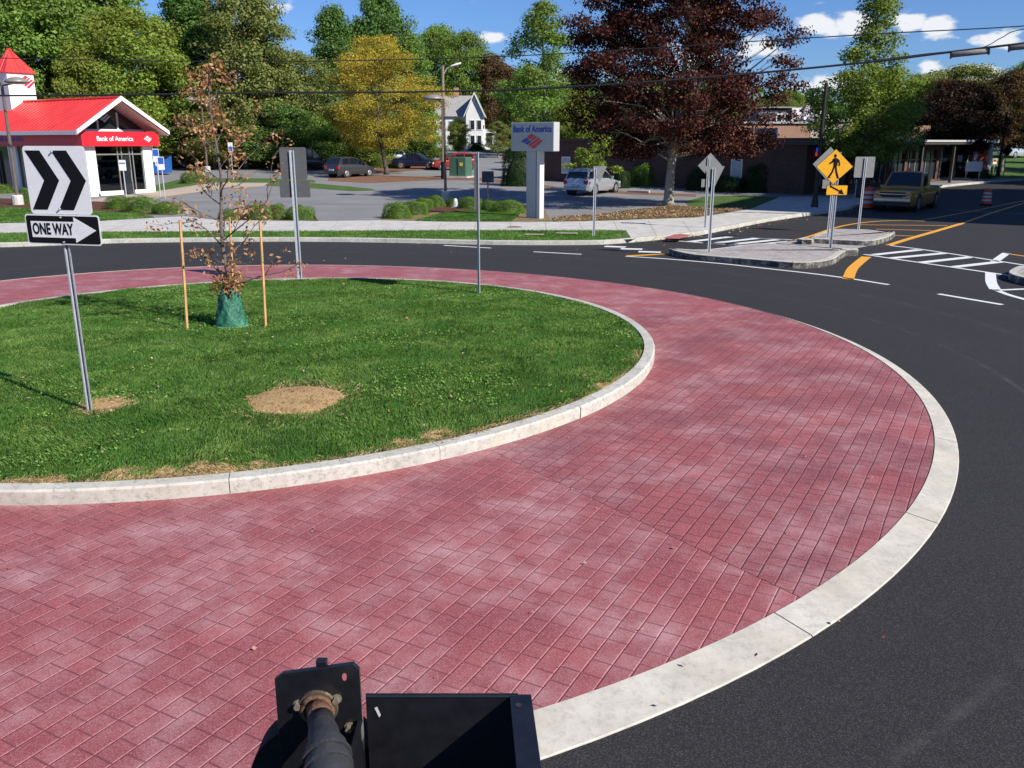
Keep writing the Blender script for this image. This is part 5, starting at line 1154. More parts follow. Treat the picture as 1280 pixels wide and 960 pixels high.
# --- chevron + ONE WAY (foreground left)
ch = thing('road_sign', 'black double chevron and ONE WAY arrow sign on a punched steel post in the foreground', 'road sign', CH, R(-14))
Hs = A(88, 308, CH.y).z-CH.z; dp = CH.y*math.cos(P)+(H-1.8)*math.sin(P)
u_post(ch, A(80, 188, CH.y).z-CH.z, 1.0)
ch_w = 1.03*.92; 
zc1 = (A(80, 287, CH.y).z-CH.z); zc2 = A(78, 225.5, CH.y).z-CH.z
W1, H1 = .93, .318; W2_, H2 = .765, .70
pan2 = MB().plate(off(rrect(W2_, H2, .04), .01, zc2), -.012, -.008).build('chevron_panel', swh, ch)
def chev(cx, w_, h_, th_): return [(cx-w_/2, h_/2), (cx-w_/2+th_, h_/2), (cx+w_/2, 0), (cx-w_/2+th_, -h_/2), (cx-w_/2, -h_/2), (cx+w_/2-th_, 0)]
for cx in (.01-.165, .01+.165): MB().plate(off(chev(cx, .38, H2*.87, .185), 0, zc2), -.0145, -.012).build('chevron', blk, pan2)
pan1 = MB().plate(off(rrect(W1, H1, .035), .005, zc1), -.020, -.016).build('one_way_panel', swh, ch)
MB().plate(off(rrect(W1-.028, H1-.028, .025), .005, zc1), -.0225, -.020).build('black_field', blk, pan1)
ar = [(-.395, .085), (.15, .085), (.15, .135), (.415, 0), (.15, -.135), (.15, -.085), (-.395, -.085)]
MB().plate(off(ar, .005, zc1), -.025, -.0225).build('arrow', swh, pan1)
text('ONE WAY', 'lettering', blk, pan1, .165, (-.118, -.0275, zc1+.001), sx=.66, bold=.0042, ext=.001)
for zz, xx in ((zc1+H1*.41, .0), (zc1-H1*.41, .0), (zc2+H2*.42, .0), (zc2-H2*.42, .0)): MB().tube([(xx, -.034, zz), (xx, -.012, zz)], .010, 8).build('bolt', galv, ch)
# --- generic back-facing sign
def back_sign(label, base, top_px, plates, rz, mat=alb, post_px=None, group=None, psc=1.2, front=False, post_mat=galv, face=None):
    s = thing('road_sign', label, 'road sign', base, rz, group)
    ht = A(*top_px, base.y).z-base.z
    u_post(s, ht, psc, mat=post_mat)
    for (kind, cxp, cyp, wpx, hpx) in plates:
        k = base.y*math.cos(P)/F; cz = A(cxp, cyp, base.y).z-base.z; cx = (A(cxp, cyp, base.y).x-base.x)/max(.3, math.cos(rz)); w_ = wpx*k/max(.35, math.cos(rz)); h_ = hpx*k
        if kind == 'rect': pl = rrect(w_, h_, min(w_, h_)*.06)
        elif kind == 'diamond': pl = [(w_/2, 0), (0, h_/2), (-w_/2, 0), (0, -h_/2)]
        elif kind == 'yield': pl = [(-w_/2, h_/2), (w_/2, h_/2), (w_*.04, -h_/2), (-w_*.04, -h_/2)]
        yo = (-.008, -.004) if front else (.046, .050)
        MB().plate(off(pl, cx, cz), *yo).build('sign_panel', face or mat, s)
        if not front: MB().plate(off([(x*.96, z*.96) for x, z in pl], cx, cz), .0502, .052).build('sign_face', swh if kind == 'rect' else (orr if kind == 'diamond' else M('sign_red', (.6, .03, .03), .4)), s)
    return s
G2 = 'road signs seen from behind'
back_sign('grey backs of a tall panel over a wide panel on the island beyond the oak', D(375, 349), (366, 188), [('rect', 366.5, 204.5, 32, 39.5), ('rect', 368.5, 236.5, 37, 21)], R(10), mat=ald, group=G2, psc=1.5)
es = back_sign('sign seen edge on, thin vertical strip on a post at the island rim', D(600, 368), (600, 190), [], R(-66), group=G2, psc=1.3)
k6 = A(600, 195, es.location.y).z-es.location.z; k7 = A(600, 262, es.location.y).z-es.location.z
pe = MB().plate([(-.30, k7), (.34, k7), (.34, k6), (-.30, k6)], .046, .050).build('sign_panel', ald, es); MB().plate([(-.28, k7+.02), (.32, k7+.02), (.32, k6-.02), (-.28, k6-.02)], .0502, .052).build('sign_face', swh, es)
es.rotation_euler.z = R(84)
back_sign('back of a small triangular yield sign on the grass verge', T(742, 297), (748, 210), [('yield', 750, 217.5, 18, 19)], R(8), group=G2)
n1 = G(886, 317, .14); back_sign('back of a triangular yield sign on the near traffic island', n1, (892, 210), [('yield', 893, 221.5, 27, 27)], R(8), group=G2)
n2 = T(881, 285); back_sign('back of a diamond sign with small plaque just behind the yield sign', n2, (887, 196), [('diamond', 888, 207, 31, 31), ('rect', 882.5, 229, 11, 10)], R(5), group=G2)
# pedestrian crossing sign
pc = G(1038, 308.5, .13); ps = thing('pedestrian_sign', 'orange yellow diamond walking person sign with arrow plaque on the traffic island', 'road sign', pc, R(-4))
kk_ = pc.y*math.cos(P)/F; zt_ = A(1049, 190, pc.y).z-pc.z; u_post(ps, zt_, 1.3)
post_o = [c for c in kids(ps)][0]
cz = A(1050, 208.3, pc.y).z-pc.z; cx = A(1050, 208, pc.y).x-pc.x; hw = 23.0*kk_; hh = 21.8*kk_
cx = cx-.16
post_top_dx = 0
MB().plate([(cx+hw, cz), (cx, cz+hh), (cx-hw, cz), (cx, cz-hh)], -.012, -.008).build('sign_panel', blk, ps)
dpn = MB().plate([(cx+hw*.97, cz), (cx, cz+hh*.97), (cx-hw*.97, cz), (cx, cz-hh*.97)], -.0145, -.0122).build('sign_face', orr, ps)
def line_d(a, b, t, z0, z1):
    a = Vector(a); b = Vector(b); d_ = (b-a).normalized(); n_d = Vector((-d_.y, d_.x))*t/2; return [tuple(a+n_d), tuple(a-n_d), tuple(b-n_d), tuple(b+n_d)]
m = MB(); s_ = hh
m.plate(off([(s_*.085*math.cos(a), s_*.10*math.sin(a)) for a in np.linspace(0, 6.283, 15)[:-1]], cx-s_*.02, cz+s_*.60), -.017, -.0146)
def P_(pts): m.plate([(cx+x*s_, cz+z*s_) for x, z in pts], -.017, -.0146)
P_([(-.13, .46), (.02, .50), (.14, .44), (.15, .10), (.10, -.04), (-.08, -.04), (-.09, .16)])
P_([(-.12, .46), (-.20, .30), (-.34, .20), (-.30, .12), (-.13, .22), (-.03, .36)])
P_([(.12, .45), (.24, .36), (.30, .14), (.27, .02), (.19, .03), (.21, .16), (.12, .30)])
P_([(-.08, .02), (.02, .00), (-.06, -.30), (-.22, -.62), (-.12, -.62), (-.34, -.66), (-.33, -.56), (-.16, -.28)])
P_([(.00, .02), (.11, .02), (.16, -.24), (.30, -.62), (.34, -.68), (.18, -.66), (.05, -.28)])
m.build('walking_figure', blk, dpn)
pz = A(1048.5, 237.7, pc.y).z-pc.z; px0 = A(1048.5, 237, pc.y).x-pc.x-.06; pw = 27*kk_; ph_ = 13*kk_
MB().plate(off(rrect(pw, ph_, .03), px0, pz), -.012, -.008).build('plaque', blk, ps)
pf = MB().plate(off(rrect(pw*.94, ph_*.90, .02), px0, pz), -.0145, -.0122).build('plaque_face', orr, ps)
mm_ = MB().plate(off(line_d((-.22, .12), (.10, -.04), .05, 0, 0), px0, pz), -.017, -.0146); mm_.plate(off([(.22, -.125), (.03, -.10), (.13, .04)], px0, pz), -.017, -.0146); mm_.build('arrow', blk, pf)
n3 = G(1034.5, 298, .14); back_sign('grey back of the diamond sign behind the orange pedestrian sign', n3, (1046, 190), [('diamond', 1037, 205, 42, 42), ('rect', 1036, 230, 15, 11)], R(4), group=G2)
n4 = G(1073, 288, .14); back_sign('back of a square panel on the far traffic island', n4, (1083, 197), [('rect', 1081.5, 209, 26, 25.5)], R(6), group=G2)
n5 = T(1068, 252); q5 = thing('marker_post', 'thin grey post on the shaded sidewalk behind the square sign', 'post', n5); MB().tube([(0, 0, 0), (A(1071, 224, n5.y).x-n5.x, 0, A(1071, 224, n5.y).z-n5.z)], .03, 6).build('pole', galv, q5); MB().box(-.07, .07, -.07, .07, 0, .05).build('base_plate', galv, q5)
# lot signs
def lot_sign(label, px, yb, yt, wpx, hpx, face, cyp=None, two=False, n='lot_sign', wood=False):
    b = T(px, yb); k = b.y*math.cos(P)/F; s = thing(n, label, 'sign', b); ht = A(px, yt, b.y).z-b.z; w_ = wpx*k; h_ = hpx*k; czz = ht-h_/2
    for dx in ((-w_*.4, w_*.4) if two else (0,)): MB().tube([(dx, .03, 0), (dx, .03, ht-.03)], .032 if not wood else .05, 6).build('post', stk if wood else galv, s)
    MB().plate(off(rrect(w_, h_, .03), 0, czz), -.02, -.005).build('sign_panel', face, s); return s, w_, h_, czz
s, w_, h_, cz_ = lot_sign('pale parking sign on a thin post before the bank doors', 158, 248, 200, 9, 13, swh); MB().plate(off(rrect(w_*.8, h_*.12, .01), 0, cz_+h_*.2), -.024, -.02).build('text_bar', M('dull_blue', (.08, .12, .35), .5), s)
bl = M('accessible_blue', (.03, .12, .5), .5); 
for lab, px, yb, yt in [('blue and white parking sign at the bank corner', 200.5, 246, 186), ('second blue and white sign right beside the bank corner sign', 206, 247, 196)]:
    s, w_, h_, cz_ = lot_sign(lab, px, yb, yt, 8, 16, swh); MB().plate(off(rrect(w_*.85, h_*.5, .01), 0, cz_+h_*.2), -.024, -.02).build('symbol_panel', bl, s)
s, w_, h_, cz_ = lot_sign('small blue and white sign on a post in the lot behind the oak crown', 291.5, 224, 178, 6, 12, swh); MB().plate(off(rrect(w_*.8, h_*.45, .01), 0, cz_-h_*.15), -.024, -.02).build('symbol_panel', bl, s)
lot_sign('dark board on a pale wooden post beside the central sign post', 610, 249, 214, 15, 14, ald, wood=True)
s, w_, h_, cz_ = lot_sign('double white sign board on two legs beyond the gold pickup', 1215, 225, 202, 21, 12, swh, two=True)
s, w_, h_, cz_ = lot_sign('small white and red sign on the far right lawn', 1241.5, 216, 198, 5, 7, swh); MB().plate(off(rrect(w_*.8, h_*.35, .01), 0, cz_+.05), -.024, -.02).build('red_panel', M('sign_red'), s)
s, w_, h_, cz_ = lot_sign('dark diamond sign silhouette beside the far right lamp pole', 1254, 221, 188, 1, 1, blk); 
MB().plate([(0, cz_+.45), (.45, cz_), (0, cz_-.45), (-.45, cz_)], -.02, -.005).build('diamond_panel', blk, s)
s, w_, h_, cz_ = lot_sign('green sign board hanging in the shade under the dark tree', 1181, 222, 182, 17, 15, M('sign_green', (.01, .09, .07), .5), two=True)
text('BANK', 'lettering', M('dim_white', (.35, .4, .4), .6), s, .38, (0, -.03, cz_+.1), sx=.9)
# white lettering board on roof
rbz = A(957, 174, 54.5); rsn = thing('roof_sign', 'pale panel with rows of dark lettering on the low brick roof', 'sign', (A(944, 170, 53.5).x, 53.6, 3.46)); wb = A(970.5, 170, 53.6).x-A(944, 170, 53.6).x; hb_ = A(957, 160, 53.6).z-3.46
MB().box(0, wb, 0, .15, .0, hb_).build('sign_panel', M('grey_panel', (.30, .31, .36), .6), rsn); MB().box(wb, wb+.08, -.02, .17, 0, hb_).build('edge_trim', wht, rsn)
for i in range(4): MB().box(.08, wb-.08, -.012, -.001, hb_*(.14+.21*i), hb_*(.22+.21*i)).build('text_bar', blk, rsn)
# --- bank pylon sign
PB = T(668, 272.5); py = thing('pylon_sign', 'grey bank pylon sign with blue lettering and red flag emblem on a slab post', 'sign', PB, R(-42))
kp = PB.y*math.cos(P)/F; pzz = lambda y_: A(670, y_, PB.y).z-PB.z
grp = M('pylon_grey', (.42, .42, .41), .55, var=.05); 
MB().box(-.36, .16, -.12, .12, -.1, pzz(187)).build('post', grp, py, bevel=.01)
MB().box(.22, .40, -.14, .14, -.1, pzz(187)+.05).build('post', M('pylon_lit_side', (.60, .59, .56), .55, var=.05), py, bevel=.01); MB().box(.161, .219, -.05, .05, -.1, pzz(189)).build('recess', M('dark_metal'), py)  # paler colour on the right post carries the pylon's sunlit side
wp = 55*kp/.74/1.0; x0 = -wp*.47; x1 = wp*.47; zz0 = pzz(189); zz1 = pzz(153)
cab = MB().box(x0, x1, -.19, .19, zz0, zz1).build('cabinet', grp, py, bevel=.02)
text('Bank of America', 'lettering', eb, cab, .36, ((x0+x1)/2, -.197, zz0+(zz1-zz0)*.76), sx=.86, bold=.010, ext=.004)
flag(cab, ((x0+x1)/2, -.195, zz0+(zz1-zz0)*.34), 1.15, .62, (eb, er))
# --- lamp posts, poles
def lamp(label, bx, by, tx, ty, head, arm_px=None, group='parking lot lamp posts', r=.07, mat=None, y_=None):
    b = T(bx, by) if y_ is None else Vector((A(bx, by, y_).x, y_, terr(y_)+.12)); t = A(tx, ty, b.y)-b; s = thing('lamp_post', label, 'lamp post', b, 0, group); mat = mat or M('bronze_pole', (.16, .125, .10), .5, .3)
    t.x *= .35
    MB().tube([(0, 0, 0), t], [r*1.1, r*.75], 10).build('pole', mat, s); (MB().lathe([(r*3, 0), (r*3, .45), (r*2.4, .5)], 12).build('concrete_footing', walk_m, s) if head == 'dome' else MB().lathe([(r*1.9, 0), (r*1.8, .12), (r*1.3, .5)], 12).build('base', mat, s))
    k = b.y*math.cos(P)/F
    if head == 'dome':
        for dx in arm_px:
            c = (t.x+dx*k, 0); MB().tube([(t.x, 0, t.z-.15), (c[0], 0, t.z-.02)], r*.45, 6).build('arm', mat, s)
            h = MB().lathe([(.02, .26), (.30, .22), (.52, .10), (.58, 0), (.50, -.02), (.3, -.03)], 16, c); h.v = [(x, y, z+t.z) for x, y, z in h.v]; hh_ = h.build('lamp_head', M('lamp_bronze', (.28, .24, .21), .45, .2), s, smooth=True)
            l = MB().lathe([(.42, -.035), (.38, -.075), (.1, -.09)], 14, c); l.v = [(x, y, z+t.z) for x, y, z in l.v]; l.build('lens', M('lens', (.6, .6, .56), .3), hh_)
    return s, t, b, k
lamp('bronze twin dome lamp post in front of the bank at the left edge', 23, 256, 6, 103, 'dome', (-16, 19), r=.09)
lamp('lamp post with two flat heads behind the oak crown', 259, 210, 252, 125, 'dome', (-12, 12), r=.09, y_=78)
lamp('tall thin lamp post with one dome head rising from the shrub row', 557, 250, 556, 124, 'dome', (-13,), r=.075)
lamp('black lamp pole on the shaded sidewalk behind the crossing signs', 1018, 259, 1034, 103, 'none', r=.10, mat=M('black_pole', (.012, .012, .013), .5), group='black lamp poles')
lamp('black lamp pole beside the diamond sign on the far right', 1247, 221, 1259, 140, 'none', r=.10, mat=M('black_pole'), group='black lamp poles')
up_ = T(554, 222); up_.y = 68; up_ = Vector((A(554, 220, 68).x, 68, terr(68)+.12)); tt = A(553.5, 82, 68)-up_; s = thing('utility_pole', 'slim wooden pole with a cobra head street light left of the lamp post', 'utility pole', up_)
wpm = M('weathered_pole', (.26, .19, .13), .9, var=.2, sc_=8); MB().tube([(0, 0, 0), tt], [.15, .10], 10).build('pole', wpm, s); MB().tube([(0, 0, -.0), (0, -.0, 1.3)], [.17, .17], 10).build('pole_sleeve', blk, s)
MB().tube([tt-Vector((0, 0, .7)), tt+Vector((.3, 0, -.2)), tt+Vector((.75, 0, .0))], .035, 6).build('arm', galv, s); hm = MB().lathe([(.03, -.1), (.13, 0), (.16, .5), (.08, .8)], 10); hm.v = [(tt.x+.6+z*.95, x, tt.z-.05+y*.6+z*.28) for x, y, z in hm.v]; hm.build('lamp_head', wht, s, smooth=True)
up2 = Vector((A(637, 190, 128).x, 128, terr(128))); t2 = A(636, 124, 128)-up2; s = thing('utility_pole', 'distant wooden utility pole with two white transformers left of the pylon sign', 'utility pole', up2); MB().tube([(0, 0, 0), t2], [.2, .15], 8).build('pole', wpm, s)
for dx in (-.38, .38): MB().tube([(dx, -.2, t2.z-1.3), (dx, -.2, t2.z-.2)], .27, 10).build('transformer', wht, s)
MB().box(-.9, .9, -.1, .1, t2.z-.25, t2.z-.1).build('crossarm', wpm, s)
# --- overhead lines, carried by poles left and right of the frame
wm = M('black_cable', (.015, .015, .017), .6)
def wire(label, pts, r, name='overhead_cable', group='overhead cables across the scene'):
    g = [A(px, py_, y_) for px, py_, y_ in pts]; l = []
    for i in range(len(g)-1):
        p0 = g[max(i-1, 0)]; p1 = g[i]; p2 = g[i+1]; p3 = g[min(i+2, len(g)-1)]
        for k in range(6):
            t = k/6; l.append(.5*((2*p1)+(p2-p0)*t+(2*p0-5*p1+4*p2-p3)*t*t+(3*p1-p0-3*p2+p3)*t**3))
    l.append(g[-1]); o = MB().tube(l, r, 6).build(name, wm, smooth=True); return tag(o, label, 'cable', group), l
c1, l1 = wire('thin upper overhead line crossing in front of the trees and maple', [(-260, 66, 44), (0, 72.5, 43), (160, 75.5, 42.5), (320, 77, 42), (480, 75, 41), (640, 70, 40), (800, 61, 38.5), (960, 50.5, 37), (1120, 41, 35.5), (1272, 33, 34), (1420, 20, 33)], .022)
c2, l2 = wire('thick lower overhead cable crossing in front of the bank roof and maple', [(-260, 118, 44), (0, 119.5, 43), (160, 118.5, 42.5), (320, 116, 42), (480, 115.3, 41), (640, 112, 40), (800, 103, 38.5), (960, 90, 37), (1100, 76, 35.7), (1180, 66, 35), (1272, 55, 34), (1420, 38, 33)], .045)
c3, l3 = wire('short thin cable dropping between the two lines at the upper right', [(1098, 75, 35.9), (1160, 67, 35.2), (1225, 60, 34.5), (1252, 47, 34.3), (1282, 36, 34), (1420, 18, 33)], .018)
for i, px in enumerate((-300, 1455)):
    y_ = (44.3, 32.7)[i]; b = A(px, 200, y_); s = thing('utility_pole', ['wooden pole holding the overhead cables beyond the left edge', 'wooden pole holding the overhead cables beyond the right edge'][i], 'utility pole', (b.x, y_, 0)); MB().tube([(0, 0, -.2), (0, 0, 9.6)], [.17, .12], 10).build('pole', wpm, s); MB().box(-1, 1, -.06, .06, 8.2, 8.34).build('crossarm', wpm, s)
cl = thing('cable_splice_case', 'grey splice case clamped to the thick overhead cable at the upper right', 'splice case', A(1212, 66.2, 34.6)); dd = (A(1233, 64, 34.4)-A(1191, 68.3, 34.8)); cl.rotation_euler = (0, -math.atan2(dd.z, dd.x), math.atan2(dd.y, dd.x))
MB().tube([(-.66, 0, 0), (-.60, 0, 0), (.60, 0, 0), (.66, 0, 0)], [.05, .105, .105, .05], 10).build('case', M('case_grey', (.23, .20, .18), .6), cl, smooth=True)
for x in (-.66, .62): MB().box(x, x+.05, -.12, .12, -.13, .13).build('end_cap', wm, cl)
cl2 = copy_tree(cl, 'dark splice case at the right edge on the thick overhead cable', A(1286, 57.5, 33.9)); cl['group'] = cl2['group'] = 'cable splice cases'
# --- traffic barrels
bo = M('barrel_orange', (.75, .10, .03), .5); bw = M('barrel_white', (.75, .72, .68), .4)
def barrel(label, px, yb, y_top):
    b = G(px, yb); hgt = A(px, y_top, b.y).z; s = thing('traffic_barrel', label, 'traffic barrel', b, 0, 'orange traffic barrels'); sc_q = hgt/1.0
    prof = [(.30, .05), (.29, .22), (.27, .24), (.265, .42), (.25, .44), (.245, .62), (.235, .64), (.23, .80), (.215, .82), (.21, .93), (.12, .96)]
    MB().lathe([(r_*sc_q, z_*sc_q) for r_, z_ in prof], 18).build('body', bo, s, smooth=False); MB().lathe([(.36*sc_q, 0), (.36*sc_q, .05), (.31*sc_q, .07)], 18).build('rubber_base', blk, s)
    for z_, r_ in ((.26, .272), (.47, .256), (.68, .242)): MB().lathe([(r_*sc_q, z_*sc_q), ((r_-.004)*sc_q, (z_+.11)*sc_q)], 18).build('white_band', bw, s)
    MB().box(-.05, .05, -.012, .012, .95*sc_q, 1.02*sc_q).build('handle', bo, s)
barrel('orange white banded barrel left of the gold pickup', 1084, 261, 233); barrel('orange white banded barrel standing in the shaded side street at right', 1232.5, 256.5, 236)
# --- green utility box, dumpsters, markers
ubx = Vector((A(576, 222, 70).x, 70, terr(70)+.12)); s = thing('utility_box', 'green metal utility cabinet on a concrete pad in the lot', 'utility box', ubx, R(-22)); gm = M('cabinet_green', (.06, .14, .09), .5)
kq = 70*math.cos(P)/F; MB().box(-.72, .72, -.6, .6, .12, 25*kq).build('cabinet', gm, s, bevel=.03); MB().box(-.9, .9, -.8, .8, 0, .12).build('concrete_pad', walk_m, s); MB().box(-.03, .03, -.615, -.602, .2, 23*kq).build('door_gap', blk, s); MB().box(.2, .45, -.62, -.602, .9, 1.15).build('warning_label', M('label_yellow', (.8, .6, .1), .5), s)
for i, (px, ww, lab) in enumerate([(177, 15, 'blue dumpster seen through the bank glass'), (201, 19, 'blue dumpster right of the bank corner')]):
    b = Vector((A(px, 204, 74).x, 74, terr(74)+.12)); s = thing('dumpster', lab, 'dumpster', b, R(6), 'blue dumpsters'); q = ww*74/F/2; MB().add([(-q, -.7, .15), (q, -.7, .15), (q, .7, .15), (-q, .7, .15), (-q*1.08, -.9, 1.3), (q*1.08, -.9, 1.3), (q*1.08, .8, 1.55), (-q*1.08, .8, 1.55)], [(0, 3, 2, 1), (0, 1, 5, 4), (1, 2, 6, 5), (2, 3, 7, 6), (3, 0, 4, 7), (4, 5, 6, 7)]).build('bin', M('dumpster_blue', (.02, .12, .42), .5), s)
    MB().add([(-q*1.1, -.93, 1.31), (q*1.1, -.93, 1.31), (q*1.1, .8, 1.57), (-q*1.1, .8, 1.57)], [(0, 1, 2, 3)]).build('lid', blk, s); MB().box(-q*.3, q*.3, -.86, -.80, .7, 1.1).build('white_symbol', wht, s)
b = T(569.5, 259.5); s = thing('stone_marker', 'small white tapered stone marker by the tall lamp post', 'marker', b); MB().lathe([(.17, 0), (.14, .1), (.09, .38), (.04, .44)], 10).build('stone', wht, s); MB().box(-.19, .19, -.19, .19, -.02, .04).build('base', walk_m, s)
for i, px in enumerate((650, 697, 762)):
    pass
st = M('wheel_stop_concrete', (.5, .48, .44), .9)
for lab, a_, b_ in [('left concrete wheel stop against the brick building', (632, 231.5), (655, 232)), ('middle concrete wheel stop behind the pylon sign', (688, 236.8), (706, 237.6)), ('right concrete wheel stop by the silver wagon', (785, 240.2), (812, 241.6))]:
    p = T(*a_); q = T(*b_); d_ = q-p; s = thing('wheel_stop', lab, 'wheel stop', p, math.atan2(d_.y, d_.x), 'concrete wheel stops'); MB().prism([(0, -.08), (d_.length, -.08), (d_.length, .08), (0, .08)], 0, .14).build('block', st, s, bevel=.03)
for p_ in [(128, 303), (430, 283)][1:]: pass
mh = MB().lathe([(.30, 0), (.30, .006)], 20); q = T(643, 284); mh.v = [(x+q.x, y+q.y, z+.1285) for x, y, z in mh.v]; tag(mh.build('manhole_cover', M('rusty_iron', (.22, .13, .08), .8)), 'round rusty cover set in the sidewalk beside the pylon', 'manhole cover')
for i, (a_, b_) in enumerate([((656, 294.6), (680, 294.9)), ((695, 293), (722, 293.2))]):
    p = T(*a_); q = T(*b_); o = ribbon('utility_cover', [p, q], .35, .172, M('tan_concrete'), kind=None); tag(o, ['left flat concrete utility cover in the grass verge', 'right flat concrete utility cover in the grass verge'][i], 'utility cover', 'utility covers in the verge')
    if 'kind' in o: del o['kind']
# ------------------------------------------------------------------ vehicles (local x forward, front at +x)
def car(name, label, cat, loc, rz, paint, L_=4.6, Wd=1.78, Ht=1.45, kind='wagon', group=None, lights=True):
    s = thing(name, label, cat, loc, rz, group); hl = L_/2; gz = .18
    P1 = {  # belt line, roof line as (x fraction -1..1, z)
        'wagon': ([(-1, .62), (-.97, .90), (-.2, .90), (.35, .88), (.42, .86), (.93, .66), (1, .50)], [(-.97, .92), (-.90, 1.0), (-.80, Ht), (.0, Ht), (.12, Ht-.03), (.42, .90)]),
        'hatch': ([(-1, .62), (-.96, .98), (-.2, .96), (.35, .92), (.50, .90), (.93, .72), (1, .52)], [(-.96, .99), (-.86, 1.25), (-.72, Ht-.03), (-.3, Ht), (.05, Ht-.04), (.52, .93)]),
        'sedan': ([(-1, .60), (-.97, .92), (-.62, .95), (-.2, .92), (.4, .90), (.94, .70), (1, .50)], [(-.68, .95), (-.40, Ht-.06), (-.2, Ht), (.05, Ht-.02), (.42, .91)]),
        'suv': ([(-1, .65), (-.98, 1.05), (-.2, 1.05), (.42, 1.02), (.50, 1.0), (.95, .88), (1, .55)], [(-.98, 1.07), (-.92, 1.5), (-.85, Ht), (.1, Ht), (.18, Ht-.04), (.46, 1.04)]),
        'pickup': ([(-1, .70), (-.99, 1.02), (-.2, 1.02), (.38, 1.02), (.45, 1.03), (.95, .97), (1, .92)], [(-.14, 1.05), (-.10, Ht-.06), (-.04, Ht), (.20, Ht), (.40, 1.04)])}[kind]
    bx = [p[0]*hl for p in P1[0]]; bz = [p[1] for p in P1[0]]; rx = [p[0]*hl for p in P1[1]]; rz_ = [p[1] for p in P1[1]]; hw = Wd/2
    def sec(x):
        b = float(np.interp(x, bx, bz)); t = abs(x)/hl; ww = hw*(1-.13*max(0, (t-.72)/.28)**2); incab = rx[0] <= x <= rx[-1]; r = float(np.interp(x, rx, rz_)) if incab else b; r = max(r, b+.0); k = (r-b)/max(.01, Ht-b); cw = ww*(.96-.17*min(1, k))
        zb = gz+.05+.12*max(0, (t-.86)/.14)
        return [(x, ww*.90, zb), (x, ww*1.0, zb+.16), (x, ww*1.0, b-.14), (x, ww*.955, b-.02), (x, min(ww*.93, cw+.01) if k > .02 else ww*.93, b+.004), (x, cw*1.0, b+(r-b)*.94+.006), (x, cw*.90, r+.02), (x, cw*.45, r+.045), (x, 0, r+.052)]
    xs = sorted(set([float(v) for v in np.linspace(-hl, hl, 30)]+[v for v in bx+rx]))
    vs = []; nx = 9
    for x in xs:
        q = sec(x); vs += [(a, -b, c) for a, b, c in q]+[(a, b, c) for a, b, c in q[-2::-1]]
    n = 17; fs = [(i*n+j, (i+1)*n+j, (i+1)*n+j+1, i*n+j+1) for i in range(len(xs)-1) for j in range(n-1)]; fs += [tuple(range(n)), tuple(range((len(xs)-1)*n, len(xs)*n))[::-1]]; fs += [(i*n, i*n+n-1, (i+1)*n+n-1, (i+1)*n) for i in range(len(xs)-1)]
    body = MB().add(vs, fs).build('body', paint, s, smooth=True)
    try: body.data.set_sharp_from_angle(angle=R(35))
    except Exception: pass
    cg = M('car_glass', (.012, .016, .02), .06, spec=.9, var=.1); bk = M('tyre_black', (.018, .018, .018), .8); rim = M('wheel_rim', (.45, .45, .46), .35, .6); trm = M('dark_trim', (.03, .03, .03), .6)
    def sp(x, side, t, o_=.012):                       # side window surface point between belt (0) and roof (1)
        q = sec(x); a = Vector(q[4]); b = Vector(q[5]); p = a.lerp(b, t); return (x, side*(p.y+o_), p.z)
    wins = {'wagon': [(-.88, -.52), (-.48, -.10), (-.06, .33)], 'hatch': [(-.74, -.40), (-.36, .02), (.06, .40)], 'sedan': [(-.54, -.12), (-.08, .33)], 'suv': [(-.86, -.48), (-.44, -.06), (-.02, .36)], 'pickup': [(-.09, .30)]}[kind]
    for sd in (-1, 1):
        for (a, b) in wins:
            a *= hl; b *= hl; m = 7; top = []; bot = []
            for i in range(m):
                x = a+(b-a)*i/(m-1); bot.append(sp(x, sd, .10)); top.append(sp(x, sd, .88))
            v_ = bot+top; MB().add(v_, [(i, i+1, m+i+1, m+i) for i in range(m-1)]).build('side_window', cg, s)
    def cross(x0, x1, k0, k1, nm):                      # glass laid over the sloping roof part
        v_ = []; m = 6
        for i in range(m):
            x = x0+(x1-x0)*i/(m-1); q = sec(x); zc = float(np.interp(x, rx, rz_))
            for j in range(7):
                u = -1+2*j/6; y = q[6][1]*u*.97; zz = q[6][2]+(q[8][2]-q[6][2])*(1-u*u)+.012; v_.append((x+(.012 if nm == 'windscreen' else -.012), y, zz))
        MB().add(v_, [(i*7+j, i*7+j+1, (i+1)*7+j+1, (i+1)*7+j) for i in range(m-1) for j in range(6)]).build(nm, cg, s, smooth=True)
    rr = rx
    if kind != 'pickup': cross(rr[0]+.03, rr[2]-.08 if kind != 'sedan' else rr[1]-.02, 0, 0, 'rear_window')
    cross(rr[-2]+.04, rr[-1]-.05, 0, 0, 'windscreen')
    wr_ = {'pickup': .39, 'suv': .36}.get(kind, .31)
    for fx in (-.60, .62):
        for sd in (-1, 1):
            x = fx*hl; MB().tube([(x, sd*(hw*.6), wr_+.02), (x, sd*(hw+.004), wr_+.02)], wr_+.06, 20).build('wheel_arch', trm, s)
            t = MB().tube([(x, sd*(hw-.18), wr_), (x, sd*(hw-.005), wr_), (x, sd*(hw+.018), wr_)], [wr_, wr_, wr_*.93], 22).build('wheel', bk, s); MB().tube([(x, sd*(hw+.018), wr_), (x, sd*(hw+.028), wr_)], [wr_*.66, wr_*.6], 18).build('rim', rim, t)
            hb2 = MB()
            for k in range(5):
                a = k*1.2566; hb2.tube([(x+.04*math.cos(a), sd*(hw+.03), wr_+.04*math.sin(a)), (x+wr_*.55*math.cos(a), sd*(hw+.031), wr_+wr_*.55*math.sin(a))], .014, 4)
            hb2.build('spokes', trm, t)
